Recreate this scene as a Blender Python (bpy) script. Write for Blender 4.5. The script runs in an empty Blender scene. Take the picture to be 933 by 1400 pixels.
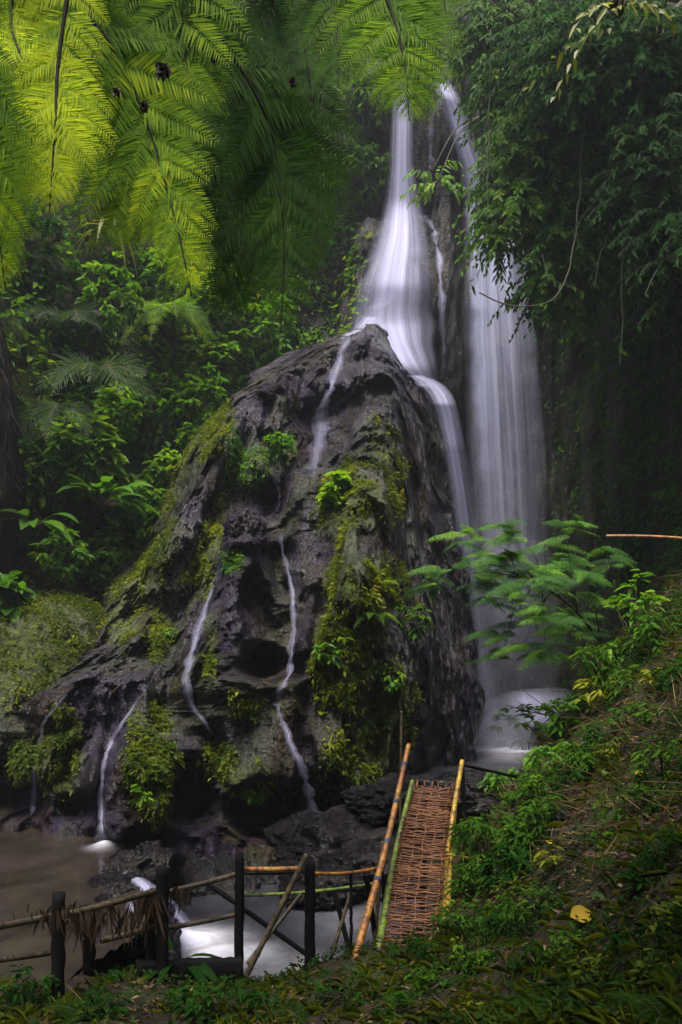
import bpy, math, random
import numpy as np
from mathutils import Vector, Matrix
from mathutils.bvhtree import BVHTree

random.seed(7)
rng = np.random.default_rng(7)
C = bpy.context.scene.collection
F, CX, HR = 1000.0, 466.5, 950.0          # focal length, centre column and horizon row of the 933 x 1400 photograph
R = math.radians


def at(px, py, Y):
    return np.array([(px - CX) / F * Y, Y, (HR - py) / F * Y])


def pix(p):
    y = np.maximum(p[..., 1], 0.05)
    return CX + p[..., 0] / y * F, HR - p[..., 2] / y * F


def unit(v):
    return v / np.maximum(np.linalg.norm(v, axis=-1, keepdims=True), 1e-9)


def sstep(a, b, x):
    t = np.clip((x - a) / (b - a), 0, 1)
    return t * t * (3 - 2 * t)


# ------------------------------------------------------------------ noise
def _h(ix, iy, iz, s):
    n = (ix.astype(np.int64) * 374761393 + iy.astype(np.int64) * 668265263 + iz.astype(np.int64) * 2147483647 // 3 + s * 1274126177) & 0xFFFFFFFF
    n = ((n ^ (n >> 13)) * 1274126177) & 0xFFFFFFFF
    n = ((n ^ (n >> 16)) * 2246822519) & 0xFFFFFFFF
    return ((n ^ (n >> 15)) & 0xFFFFFF) / float(0xFFFFFF) * 2 - 1


def vnoise(x, y, z, s=0):
    fx, fy, fz = np.floor(x), np.floor(y), np.floor(z)
    u, v, w = x - fx, y - fy, z - fz
    u, v, w = (t * t * t * (t * (t * 6 - 15) + 10) for t in (u, v, w))
    r = 0
    for a in (0, 1):
        for b in (0, 1):
            for c in (0, 1):
                r = r + _h(fx + a, fy + b, fz + c, s) * (u if a else 1 - u) * (v if b else 1 - v) * (w if c else 1 - w)
    return r


def fbm(x, y, z, s=0, o=4, g=0.5):
    r, a = 0, 1.0
    for i in range(o):
        r = r + a * vnoise(x * 2 ** i + 7.3 * i, y * 2 ** i + 3.1 * i, z * 2 ** i, s + i)
        a *= g
    return r


def ridged(x, y, z, s=0, o=3):
    r, a = 0, 1.0
    for i in range(o):
        r = r + a * (1 - 2 * np.abs(vnoise(x * 2 ** i + 5.7 * i, y * 2 ** i, z * 2 ** i + 1.3 * i, s + i)))
        a *= 0.5
    return r


# ------------------------------------------------------------------ objects
def tag(o, label=None, cat=None, group=None, kind=None):
    if label: o['label'] = label
    if cat: o['category'] = cat
    if group: o['group'] = group
    if kind: o['kind'] = kind
    return o


def empty(name, loc, label=None, cat=None, group=None):
    o = bpy.data.objects.new(name, None)
    o.location = [float(c) for c in loc]
    o.empty_display_size = 0.1
    C.objects.link(o)
    return tag(o, label, cat, group)


def link(name, me, mat, parent=None):
    me.materials.clear()
    me.materials.append(mat)
    o = bpy.data.objects.new(name, me)
    C.objects.link(o)
    if parent is not None:
        o.parent = parent
        o.matrix_parent_inverse = Matrix.Identity(4)
    return o


def origin_of(parent):
    v = np.zeros(3)
    while parent is not None:
        v = v + np.array(parent.location)
        parent = parent.parent
    return v


def mesh(name, V, Q, mat, parent=None, attrs=None, smooth=False, uv=None):
    """One mesh object. V: (n,3) world positions; Q: (m,k) faces of k corners. Children are stored relative to their parent."""
    V = np.asarray(V, dtype=np.float64)
    Q = np.asarray(Q, dtype=np.int32)
    org = origin_of(parent)
    loc = np.zeros(3)
    if parent is None:
        loc = np.array([V[:, 0].mean(), V[:, 1].mean(), V[:, 2].min()])
    me = bpy.data.meshes.new(name)
    me.vertices.add(len(V))
    me.vertices.foreach_set('co', (V - org - loc).astype(np.float32).ravel())
    k = Q.shape[1]
    me.loops.add(Q.size)
    me.loops.foreach_set('vertex_index', Q.ravel())
    me.polygons.add(len(Q))
    me.polygons.foreach_set('loop_start', np.arange(0, Q.size, k, dtype=np.int32))
    if smooth:
        me.polygons.foreach_set('use_smooth', np.ones(len(Q), dtype=bool))
    for n, a in (attrs or {}).items():
        at_ = me.attributes.new(n, 'FLOAT', 'POINT')
        at_.data.foreach_set('value', np.asarray(a, dtype=np.float32))
    if uv is not None:
        l = me.uv_layers.new(name='UVMap')
        l.data.foreach_set('uv', np.asarray(uv, dtype=np.float32)[Q.ravel()].ravel())
    me.update(calc_edges=True)
    me.validate()
    o = link(name, me, mat, parent)
    o.location = [float(c) for c in loc]
    return o


class MB:
    """Collects quads (triangles repeat no vertex: they are kept as thin quads) for one mesh."""
    def __init__(s):
        s.v, s.q, s.a, s.n = [], [], [], 0

    def add(s, V, Q, a=0.5):
        V = np.asarray(V, float)
        s.v.append(V)
        s.q.append(np.asarray(Q, int) + s.n)
        s.a.append(np.broadcast_to(np.asarray(a, float), (len(V),)))
        s.n += len(V)

    def build(s, name, mat, parent=None, smooth=False):
        return mesh(name, np.concatenate(s.v), np.concatenate(s.q), mat, parent, {'var': np.concatenate(s.a)}, smooth)

    def tube(s, pts, rad, n=8, a=0.5, cap=True):
        pts = np.asarray(pts, float)
        m = len(pts)
        rad = np.broadcast_to(np.asarray(rad, float), (m,))
        T = unit(np.gradient(pts, axis=0))
        ref = np.where(np.abs(T[:, 2:3]) < 0.9, np.array([[0, 0, 1.0]]), np.array([[1.0, 0, 0]]))
        if m > 1 and (np.abs(T[:, 2]) >= 0.9).any() and (np.abs(T[:, 2]) < 0.9).any():
            ref = np.broadcast_to(np.array([[0.3, 1.0, 0.1]]), T.shape)
        A = unit(np.cross(T, ref)); B = np.cross(T, A)
        th = np.linspace(0, 2 * np.pi, n, endpoint=False)
        V = pts[:, None] + rad[:, None, None] * (np.cos(th)[None, :, None] * A[:, None] + np.sin(th)[None, :, None] * B[:, None])
        V = V.reshape(-1, 3)
        i = np.arange(m - 1)[:, None] * n; j = np.arange(n)[None]; k = (j + 1) % n
        Q = np.stack([i + j, i + k, i + n + k, i + n + j], -1).reshape(-1, 4)
        if cap:
            V = np.concatenate([V, pts[:1], pts[-1:]])
            c0, c1 = m * n, m * n + 1
            jj = np.arange(0, n, 2)
            Q = np.concatenate([Q, np.stack([np.full_like(jj, c0), (jj + 2) % n, (jj + 1) % n, jj], -1),
                                np.stack([np.full_like(jj, c1), (m - 1) * n + jj, (m - 1) * n + (jj + 1) % n, (m - 1) * n + (jj + 2) % n], -1)])
        s.add(V, Q, a)

    def leaves(s, P, D, N, L, W, a, fold=0.25, droop=0.12):
        """Folded leaf blades: base P, direction D, face normal N, length L, width W."""
        P = np.asarray(P, float); n = len(P)
        if n == 0: return
        D = unit(np.broadcast_to(np.asarray(D, float), P.shape)); N = np.broadcast_to(np.asarray(N, float), P.shape)
        S = unit(np.cross(D, N)); N = unit(np.cross(S, D))
        L = np.broadcast_to(np.asarray(L, float), (n,))[:, None]; W = np.broadcast_to(np.asarray(W, float), (n,))[:, None]
        z = np.array([0, 0, -1.0])
        up = N * W * fold
        l1 = P + D * L * .3 + S * W * .5 + up; r1 = P + D * L * .3 - S * W * .5 + up
        l2 = P + D * L * .68 + S * W * .36 + up * .7 + z * L * droop * .4; r2 = P + D * L * .68 - S * W * .36 + up * .7 + z * L * droop * .4
        t = P + D * L + z * L * droop
        V = np.stack([P, r1, r2, t, l2, l1], 1).reshape(-1, 3)
        b = np.arange(n)[:, None] * 6
        Q = np.concatenate([b + [0, 1, 2, 3], b + [0, 3, 4, 5]])
        s.add(V, Q, np.repeat(np.broadcast_to(np.asarray(a, float), (n,)), 6))

    def blade(s, P, D, N, L, W, a, droop=0.35, seg=6, wave=0.0, heart=False):
        """One broad leaf: curved, with raised halves."""
        D = unit(np.asarray(D, float)); N = np.asarray(N, float)
        S = unit(np.cross(D, N)); N = unit(np.cross(S, D))
        t = np.linspace(0, 1, seg + 1)
        w = np.sin(np.pi * np.clip(t, 0, 1) ** (0.62 if heart else .8)) ** .8
        w[0] = .25 if heart else .06; w[-1] = 0.01
        c = P + D * (t * L)[:, None] * (1 - .15 * droop * t[:, None]) + np.array([0, 0, -1.0]) * (t ** 2 * L * droop)[:, None]
        e = N * (.16 * W * w)[:, None] + N * (wave * W * np.sin(t * 14))[:, None]
        V = np.concatenate([c, c + S * (w * W * .5)[:, None] + e, c - S * (w * W * .5)[:, None] + e])
        m = seg + 1; i = np.arange(seg)
        Q = np.concatenate([np.stack([i, i + 1, m + i + 1, m + i], -1), np.stack([i, 2 * m + i, 2 * m + i + 1, i + 1], -1)])
        s.add(V, Q, a)


def crom(pts, n):
    pts = np.asarray(pts, float)
    P = np.concatenate([[2 * pts[0] - pts[1]], pts, [2 * pts[-1] - pts[-2]]])
    u = np.linspace(0, len(pts) - 1 - 1e-6, n)
    i = u.astype(int); t = (u - i)[:, None]
    a, b, c, d = P[i], P[i + 1], P[i + 2], P[i + 3]
    return .5 * (2 * b + (c - a) * t + (2 * a - 5 * b + 4 * c - d) * t ** 2 + (3 * b - a - 3 * c + d) * t ** 3)


# ------------------------------------------------------------------ materials
class NT:
    def __init__(s, name):
        s.m = bpy.data.materials.new(name); s.m.use_nodes = True
        s.t = s.m.node_tree; s.t.nodes.clear()
        s.out = s.t.nodes.new('ShaderNodeOutputMaterial')

    def n(s, typ, inp=None, **kw):
        nd = s.t.nodes.new('ShaderNode' + typ)
        for k, v in kw.items(): setattr(nd, k, v)
        for k, v in (inp or {}).items():
            if isinstance(v, bpy.types.NodeSocket): s.t.links.new(v, nd.inputs[k])
            else: nd.inputs[k].default_value = v
        return nd

    def ramp(s, fac, stops, interp='LINEAR'):
        nd = s.t.nodes.new('ShaderNodeValToRGB'); cr = nd.color_ramp; cr.interpolation = interp
        while len(cr.elements) < len(stops): cr.elements.new(.5)
        for e, (p, c) in zip(cr.elements, stops):
            e.position = p; e.color = (*c, 1) if len(c) == 3 else c
        s.t.links.new(fac, nd.inputs[0]); return nd.outputs[0]

    def mix(s, fac, a, b, blend='MIX'):
        nd = s.t.nodes.new('ShaderNodeMix'); nd.data_type = 'RGBA'; nd.blend_type = blend
        for k, v in ((0, fac), (6, a), (7, b)):
            if isinstance(v, bpy.types.NodeSocket): s.t.links.new(v, nd.inputs[k])
            else: nd.inputs[k].default_value = (*v, 1) if isinstance(v, tuple) and len(v) == 3 else v
        return nd.outputs[2]

    def math(s, op, a, b=0.0, clamp=False):
        nd = s.t.nodes.new('ShaderNodeMath'); nd.operation = op; nd.use_clamp = clamp
        for k, v in ((0, a), (1, b)):
            if isinstance(v, bpy.types.NodeSocket): s.t.links.new(v, nd.inputs[k])
            else: nd.inputs[k].default_value = v
        return nd.outputs[0]

    def noise(s, scale, detail=4, rough=.55, vec=None, stretch=None, dist=0.0):
        co = vec or s.n('TexCoord').outputs['Object']
        if stretch:
            co = s.n('Mapping', {'Vector': co, 'Scale': stretch}).outputs[0]
        return s.n('TexNoise', {'Vector': co, 'Scale': scale, 'Detail': detail, 'Roughness': rough, 'Distortion': dist}).outputs[0]

    def attr(s, name):
        return s.n('Attribute', attribute_name=name).outputs['Fac']

    def surf(s, sh):
        s.t.links.new(sh, s.out.inputs['Surface']); return s.m


def leaf_mat(name, stops, trans=.35, rough=.45, spec=.45, tint=(1.25, 1.15, .55)):
    t = NT(name)
    v = t.attr('var')
    col = t.ramp(v, stops)
    n = t.noise(2.2, 3)
    col = t.mix(t.math('MULTIPLY', n, .5), col, (.45, .5, .4), 'MULTIPLY')
    p = t.n('BsdfPrincipled', {'Base Color': col, 'Roughness': rough, 'Specular IOR Level': spec})
    tc = t.mix(1.0, col, (*tint, 1), 'MULTIPLY')
    tr = t.n('BsdfTranslucent', {'Color': tc})
    return t.surf(t.n('MixShader', {0: trans, 1: p.outputs[0], 2: tr.outputs[0]}).outputs[0])


def plain(name, c1, c2, scale=4, rough=.6, spec=.4, bump=.0, bscale=20, stretch=None):
    t = NT(name)
    n = t.noise(scale, 5, stretch=stretch)
    col = t.ramp(n, [(.3, c1), (.7, c2)])
    inp = {'Base Color': col, 'Roughness': rough, 'Specular IOR Level': spec}
    if bump:
        inp['Normal'] = t.n('Bump', {'Height': t.noise(bscale, 4, stretch=stretch), 'Strength': bump, 'Distance': .02}).outputs[0]
    return t.surf(t.n('BsdfPrincipled', inp).outputs[0])


def rock_mat(name, dark, light, brown, wet=.3, stretch=(1, 1, .35), bumpd=.12):
    t = NT(name)
    n1 = t.noise(.55, 6, .6, stretch=stretch)
    n2 = t.noise(2.6, 6, .65, stretch=stretch)
    n3 = t.noise(9, 6, .7)
    base = t.ramp(t.math('ADD', t.math('MULTIPLY', n2, .55), t.math('MULTIPLY', n3, .45)), [(.36, dark), (.62, light)])
    base = t.mix(t.ramp(n1, [(.47, (0, 0, 0)), (.62, (1, 1, 1))]), base, brown)
    streak = t.noise(3.0, 4, .6, stretch=(1, 1, .06))
    base = t.mix(t.ramp(streak, [(.52, (0, 0, 0)), (.66, (.75, .75, .75))]), base, tuple(c * .45 for c in dark))
    moss = t.attr('moss')
    m = t.math('MULTIPLY', moss, t.ramp(t.noise(3.2, 6, .7), [(.3, (.25,) * 3), (.55, (1, 1, 1))]), True)
    mcol = t.ramp(t.noise(6.5, 5, .7), [(.3, (.018, .03, .005)), (.55, (.06, .085, .01)), (.75, (.15, .16, .015))])
    col = t.mix(m, base, mcol)
    warp = t.n('VectorMath', {0: t.n('TexCoord').outputs['Object'], 1: t.n('TexNoise', {'Vector': t.n('TexCoord').outputs['Object'], 'Scale': 2.0, 'Detail': 3}).outputs['Color']}, operation='ADD').outputs[0]
    b0 = t.n('TexVoronoi', {'Vector': warp, 'Scale': 7.0}, feature='F1').outputs['Distance']
    ck = t.n('TexVoronoi', {'Vector': t.n('Mapping', {'Vector': warp, 'Scale': (1, 1, .45)}).outputs[0], 'Scale': 1.7}, feature='DISTANCE_TO_EDGE').outputs['Distance']
    ck = t.ramp(ck, [(0, (0, 0, 0)), (.035, (1, 1, 1))])
    col = t.mix(t.math('MULTIPLY', t.math('SUBTRACT', 1.0, ck), .7), col, (.006, .005, .006))
    hgt = t.math('ADD', t.math('MULTIPLY', n3, .8), t.math('ADD', t.math('MULTIPLY', n2, 1.3), t.math('MULTIPLY', b0, -.55)))
    fine = t.noise(24, 4, .7)
    hgt = t.math('ADD', hgt, t.math('ADD', t.math('MULTIPLY', fine, .4), t.math('MULTIPLY', ck, .25)))
    bump = t.n('Bump', {'Height': hgt, 'Strength': .8, 'Distance': bumpd}).outputs[0]
    rg = t.math('ADD', t.math('MULTIPLY', n2, .5), t.math('MULTIPLY', m, .4))
    rg = t.math('ADD', rg, wet - .2, True)
    col = t.mix(1.0, col, t.ramp(n3, [(.35, (.45, .45, .45)), (.65, (1.25, 1.25, 1.25))]), 'MULTIPLY')
    sp = t.math('MULTIPLY', t.ramp(t.noise(.8, 4, .6, stretch=(1, 1, .4)), [(.42, (.1,) * 3), (.6, (.55,) * 3)]), 1.0)     # films of water shine, the rest is dull
    p = t.n('BsdfPrincipled', {'Base Color': col, 'Roughness': rg, 'Specular IOR Level': sp, 'Normal': bump})
    return t.surf(p.outputs[0])


def water_mat(name, alpha=.9, streak=16.0, lo=.35, hi=.62, vfade=(0.02, .06), wfade=.25, col=(.66, .66, .95)):
    """Silky falling water: streaks of foam along the fall, clear between them."""
    t = NT(name)
    uv = t.n('UVMap').outputs[0]
    sp = t.n('SeparateXYZ', {0: uv})
    u, v = sp.outputs[0], sp.outputs[1]
    s1 = t.n('TexNoise', {'Vector': t.n('Mapping', {'Vector': uv, 'Scale': (streak, 1.1, 1)}).outputs[0], 'Scale': 1.0, 'Detail': 4, 'Roughness': .6}).outputs[0]
    s2 = t.n('TexNoise', {'Vector': t.n('Mapping', {'Vector': uv, 'Scale': (streak * .22, 1.8, 1), 'Location': (4, 2, 0)}).outputs[0], 'Scale': 1.0, 'Detail': 2}).outputs[0]
    s = t.math('ADD', t.math('MULTIPLY', s1, .6), t.math('MULTIPLY', s2, .4))
    s = t.ramp(s, [(lo, (0, 0, 0)), (hi, (1, 1, 1))])
    eu = t.math('MULTIPLY', u, t.math('SUBTRACT', 1.0, u)); eu = t.math('POWER', t.math('MULTIPLY', eu, 4.0, True), wfade)
    ev0 = t.math('MULTIPLY', v, 1.0 / vfade[0], True); ev1 = t.math('MULTIPLY', t.math('SUBTRACT', 1.0, v), 1.0 / vfade[1], True)
    dens = t.attr('dens')
    a = t.math('MULTIPLY', t.math('MULTIPLY', s, eu), t.math('MULTIPLY', t.math('MULTIPLY', ev0, ev1), t.math('MULTIPLY', dens, alpha)), True)
    nrm = t.n('CombineXYZ', {0: -.1, 1: -.5, 2: .86}).outputs[0]      # aerated water scatters alike at every slope
    d = t.n('BsdfDiffuse', {'Color': (*col, 1), 'Normal': nrm})
    tr = t.n('BsdfTranslucent', {'Color': (*col, 1)})
    w = t.n('MixShader', {0: .35, 1: d.outputs[0], 2: tr.outputs[0]})
    tp = t.n('BsdfTransparent')
    return t.surf(t.n('MixShader', {0: a, 1: tp.outputs[0], 2: w.outputs[0]}).outputs[0])


def pool_mat(name, c1, c2, foam=(.62, .62, .72), rough=.25):
    t = NT(name)
    n = t.noise(.9, 4, .55, stretch=(1, .6, 1))
    col = t.ramp(n, [(.35, c1), (.68, c2)])
    f = t.attr('foam')
    fn = t.noise(2.4, 4, .6, dist=.6)
    ff = t.math('MULTIPLY', f, t.ramp(fn, [(.25, (.45,) * 3), (.6, (1, 1, 1))]), True)
    col = t.mix(ff, col, foam)
    rg = t.math('ADD', t.math('MULTIPLY', ff, .5), rough, True)
    b = t.n('Bump', {'Height': t.noise(1.4, 3, stretch=(1, .6, 1)), 'Strength': .3, 'Distance': .05}).outputs[0]
    p = t.n('BsdfPrincipled', {'Base Color': col, 'Roughness': rg, 'Specular IOR Level': .5, 'Normal': b})
    return t.surf(p.outputs[0])


def bamboo_mat(name, a, b, c):
    t = NT(name)
    n = t.noise(3.5, 4, .6); n2 = t.noise(26, 3, .6)
    col = t.ramp(n, [(.32, a), (.5, b), (.7, c)])
    col = t.mix(t.ramp(n2, [(.48, (0, 0, 0)), (.64, (.85, .85, .85))]), col, tuple(x * .25 for x in a))
    col = t.mix(t.ramp(t.noise(1.6, 5, .65), [(.45, (0, 0, 0)), (.7, (.6, .6, .6))]), col, (.06, .045, .035))
    v = t.attr('var')
    col = t.mix(t.math('SUBTRACT', 1.0, v, True), col, (.03, .022, .015))
    bp = t.n('Bump', {'Height': n2, 'Strength': .3, 'Distance': .01}).outputs[0]
    return t.surf(t.n('BsdfPrincipled', {'Base Color': col, 'Roughness': .45, 'Specular IOR Level': .4, 'Normal': bp}).outputs[0])


G = lambda *a: a
M = {}
M['rock'] = rock_mat('wet_purple_rock', (.0035, .0026, .005), (.034, .022, .055), (.02, .0095, .0065), wet=.14, bumpd=.1)  # purple-grey stone; extra purple in the light tone stands for sky reflection
M['shade_dark_rock'] = rock_mat('shade_dark_wet_rock', (.0025, .002, .003), (.012, .01, .015), (.008, .005, .004), wet=.14, bumpd=.1)  # darker copy of the mound rock; shade of the hollow is in its colour
M['cliff'] = rock_mat('shade_darkened_cliff_rock', (.004, .0035, .004), (.015, .0135, .015), (.009, .008, .004), wet=.5)  # colour lowered in place of shade from the overhanging foliage
M['soil'] = None
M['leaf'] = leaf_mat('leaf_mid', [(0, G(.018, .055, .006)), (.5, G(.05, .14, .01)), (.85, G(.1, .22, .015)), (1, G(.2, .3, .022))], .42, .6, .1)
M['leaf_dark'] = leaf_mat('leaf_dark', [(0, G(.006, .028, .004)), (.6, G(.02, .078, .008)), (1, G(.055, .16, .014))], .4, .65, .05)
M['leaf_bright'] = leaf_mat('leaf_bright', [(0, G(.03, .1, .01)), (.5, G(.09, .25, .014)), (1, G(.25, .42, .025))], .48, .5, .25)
M['weed'] = leaf_mat('weed_leaf', [(0, G(.008, .026, .005)), (.6, G(.028, .075, .009)), (1, G(.08, .14, .014))], .35, .6, .1)
M['moss_leaf'] = leaf_mat('moss_leaf', [(0, G(.03, .055, .005)), (.5, G(.1, .145, .01)), (1, G(.3, .32, .02))], .42, .6, .15)
M['fern'] = leaf_mat('fern_green', [(0, G(.014, .045, .005)), (.45, G(.035, .1, .006)), (.65, G(.06, .17, .004)), (.85, G(.2, .35, .002)), (1, G(.5, .6, .002))], .55, .65, .1, (1.3, 1.25, .15))  # yellow end paints the backlit glow of the upper left fronds
M['palm'] = leaf_mat('palm_grey_green', [(0, G(.025, .055, .02)), (.6, G(.065, .13, .04)), (1, G(.15, .23, .08))], .35, .5, .25)
M['feather'] = leaf_mat('feathery_leaf', [(0, G(.025, .06, .02)), (.6, G(.06, .17, .03)), (1, G(.2, .4, .04))], .45, .55, .15)
M['dry'] = leaf_mat('dry_leaf', [(0, G(.03, .017, .01)), (.5, G(.09, .05, .025)), (.8, G(.2, .13, .05)), (1, G(.3, .24, .13))], .15, .6, .25, (1.1, 1, .8))
M['yellow'] = leaf_mat('yellow_leaf', [(0, G(.4, .24, .01)), (1, G(.6, .4, .02))], .2, .5, .4, (1.1, 1, .6))
M['yellow_green'] = leaf_mat('yellow_green_leaf', [(0, G(.13, .17, .015)), (1, G(.36, .36, .05))], .5, .45, .4)
M['bark'] = plain('bark', (.01, .008, .006), (.032, .025, .018), 3, .85, .2, .8, 14, (1, 1, .3))
M['stem'] = plain('stem', (.03, .028, .014), (.07, .06, .03), 6, .7)
M['vine'] = plain('vine_stem', (.03, .03, .02), (.08, .075, .05), 6, .7)
M['rachis'] = plain('fern_rachis', (.006, .006, .003), (.014, .011, .006), 6, .8, .08)
M['post'] = plain('weathered_post', (.004, .0035, .004), (.014, .0125, .0125), 5, .85, .1, .6, 22, (1, 1, .15))
M['plank'] = plain('dark_plank', (.006, .006, .0065), (.016, .014, .014), 4, .85, .1, .5, 16, (.2, 1, 1))
M['soilmat'] = None
M['straw'] = plain('straw', (.03, .02, .012), (.11, .075, .045), 8, .8)
M['twine'] = plain('blue_twine', (.02, .03, .06), (.06, .08, .14), 20, .7)
M['bam_orange'] = bamboo_mat('bamboo_orange', (.25, .09, .02), (.42, .16, .035), (.5, .27, .04))
M['bam_green'] = bamboo_mat('bamboo_green', (.09, .15, .015), (.16, .25, .02), (.3, .32, .05))
M['bam_yellow'] = bamboo_mat('bamboo_yellow', (.3, .15, .025), (.5, .3, .03), (.55, .42, .05))
M['bam_old'] = bamboo_mat('bamboo_old', (.035, .026, .018), (.09, .068, .038), (.17, .13, .07))
M['weave'] = leaf_mat('woven_strips', [(0, G(.05, .02, .01)), (.5, G(.16, .058, .024)), (1, G(.3, .135, .05))], .0, .6, .35)
M['fall'] = water_mat('falling_water', .97, 9, .26, .66, wfade=1.7)
M['veil'] = water_mat('water_veil', .86, 13, .3, .78, (.05, .25), 1.0, (.64, .67, .96))
M['trick'] = water_mat('trickle_water', .58, 6, .36, .72, (.06, .1), 1.2)
M['jet'] = water_mat('jet_water', .92, 9, .3, .68, (.03, .12), 1.3)
M['poolbrown'] = pool_mat('brown_pool', (.016, .012, .0105), (.042, .032, .028), rough=.13)
M['poolgrey'] = pool_mat('grey_pool', (.012, .012, .016), (.045, .044, .058), foam=(.8, .8, .92), rough=.22)
M['white'] = plain('pale_debris', (.5, .48, .44), (.7, .68, .62), 8, .7)


def soil():
    t = NT('soil_and_litter')
    n = t.noise(1.1, 6, .65); n2 = t.noise(9, 6, .7); n3 = t.noise(38, 3, .6)
    col = t.ramp(n2, [(.3, (.01, .007, .005)), (.55, (.03, .02, .014)), (.75, (.065, .045, .028))])
    col = t.mix(t.ramp(n, [(.45, (0, 0, 0)), (.62, (.9, .9, .9))]), col, t.ramp(n2, [(.3, (.014, .026, .006)), (.7, (.05, .075, .015))]))
    h = t.math('ADD', n2, t.math('MULTIPLY', n3, .5))
    b = t.n('Bump', {'Height': h, 'Strength': .9, 'Distance': .06}).outputs[0]
    return t.surf(t.n('BsdfPrincipled', {'Base Color': col, 'Roughness': .85, 'Specular IOR Level': .25, 'Normal': b}).outputs[0])


M['soil'] = soil()

# ------------------------------------------------------------------ terrain: the gorge wall round the place
TH = np.radians([-180, -120, -90, -60, -42, -32, -25, -17, -9, 0, 4, 9, 13, 15.5, 17.5, 20, 25, 33, 45, 65, 90, 120, 180])
RR = np.array([12, 10, 9.5, 10.5, 14, 17.5, 19.6, 21.6, 23.8, 27, 28.3, 28.6, 28.6, 28, 26, 23.5, 19.5, 15, 12, 10, 9.5, 10, 12.])
LE = np.array([.9, .9, .6, .4, .34, .32, .3, .27, .22, .1, .04, .02, .02, .0, -.02, -.03, -.04, .0, .1, .3, .6, .9, .9])
ZT = np.array([9, 9, 12, 15, 20, 24, 27, 29, 31, 33, 33, 33, 33, 33, 33, 33, 32, 30, 26, 20, 12, 9, 9.])
RK = np.array([0, 0, 0, 0, 0, 0, 0, 0, .2, .95, 1, 1, 1, 1, 1, .9, .2, 0, 0, 0, 0, 0, 0.])


def grid_faces(nu, nv, wrap=False):
    i = np.arange(nu - 1)[:, None] * nv; j = np.arange(nv - 1)[None]
    return np.stack([i + j, i + nv + j, i + nv + j + 1, i + j + 1], -1).reshape(-1, 4)


th = np.concatenate([np.radians(np.linspace(-180, -36, 90)), np.radians(np.linspace(-35.8, 36, 640)), np.radians(np.linspace(37, 180, 90))])
tt = np.linspace(0, 1, 260)
THg = th[:, None]; zt = np.interp(th, TH, ZT)[:, None]
Zg = -5 + tt[None] * (zt + 5)
u_ = np.tan(np.clip(THg, -1.2, 1.2))
Rg = np.interp(th, TH, RR)[:, None] + np.interp(th, TH, LE)[:, None] * np.maximum(Zg, 0)
# outcrop under the left fall: the rock steps out and runs down to the peak of the mound
px_ = CX + u_ * F
row_ = HR - Zg / (Rg * np.cos(THg)) * F
step = sstep(275, 330, row_) * 1.2 + sstep(320, 470, row_) * 2.6
Rg = Rg - step * np.exp(-((px_ - 540) / 62.0) ** 4) * (np.abs(THg) < 1)
Rg = Rg - 1.6 * np.exp(-((px_ - 612) / 22.0) ** 2) * sstep(20, 60, row_) * (1 - sstep(330, 620, row_)) * (np.abs(THg) < 1)
Rg = Rg + 1.0 * np.exp(-((px_ - 690) / 45.0) ** 2) * sstep(300, 420, row_) * (np.abs(THg) < 1)
X_, Y_ = Rg * np.sin(THg), Rg * np.cos(THg)
rk = np.interp(th, TH, RK)[:, None]
nz = fbm(X_ * .3, Y_ * .3, Zg * .22, 3, 5) * .75 + ridged(X_ * .9, Y_ * .9, Zg * .16, 9, 3) * .3 * rk + fbm(X_ * 2.2, Y_ * 2.2, Zg * 1.3, 19, 3) * .14
Rg = Rg + nz
X_, Y_ = Rg * np.sin(THg), Rg * np.cos(THg)
# top: a plateau running outward
k = 8
ext = np.linspace(0, 1, k + 1)[1:][None] ** 1.5 * 45
X2 = (Rg[:, -1:] + ext) * np.sin(THg); Y2 = (Rg[:, -1:] + ext) * np.cos(THg); Z2 = Zg[:, -1:] + ext * .12 + np.zeros_like(X2)
GV = np.stack([np.concatenate([X_, X2], 1), np.concatenate([Y_, Y2], 1), np.concatenate([Zg, Z2], 1)], -1)
nu, nv = GV.shape[:2]
GVf = GV.reshape(-1, 3); GQ = grid_faces(nu, nv)
pxw, roww = pix(GVf)
mossw = np.clip(1 - np.repeat(rk[:, 0], nv) * 1.0, 0, 1) * .85
mossw = np.maximum(mossw, .45 * np.exp(-((pxw - 820) / 60) ** 2) * (GVf[:, 1] > 5))
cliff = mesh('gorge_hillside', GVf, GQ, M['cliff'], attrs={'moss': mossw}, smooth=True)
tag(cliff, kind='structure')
bvh_wall = BVHTree.FromPolygons(GVf.tolist(), GQ.tolist())


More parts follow.
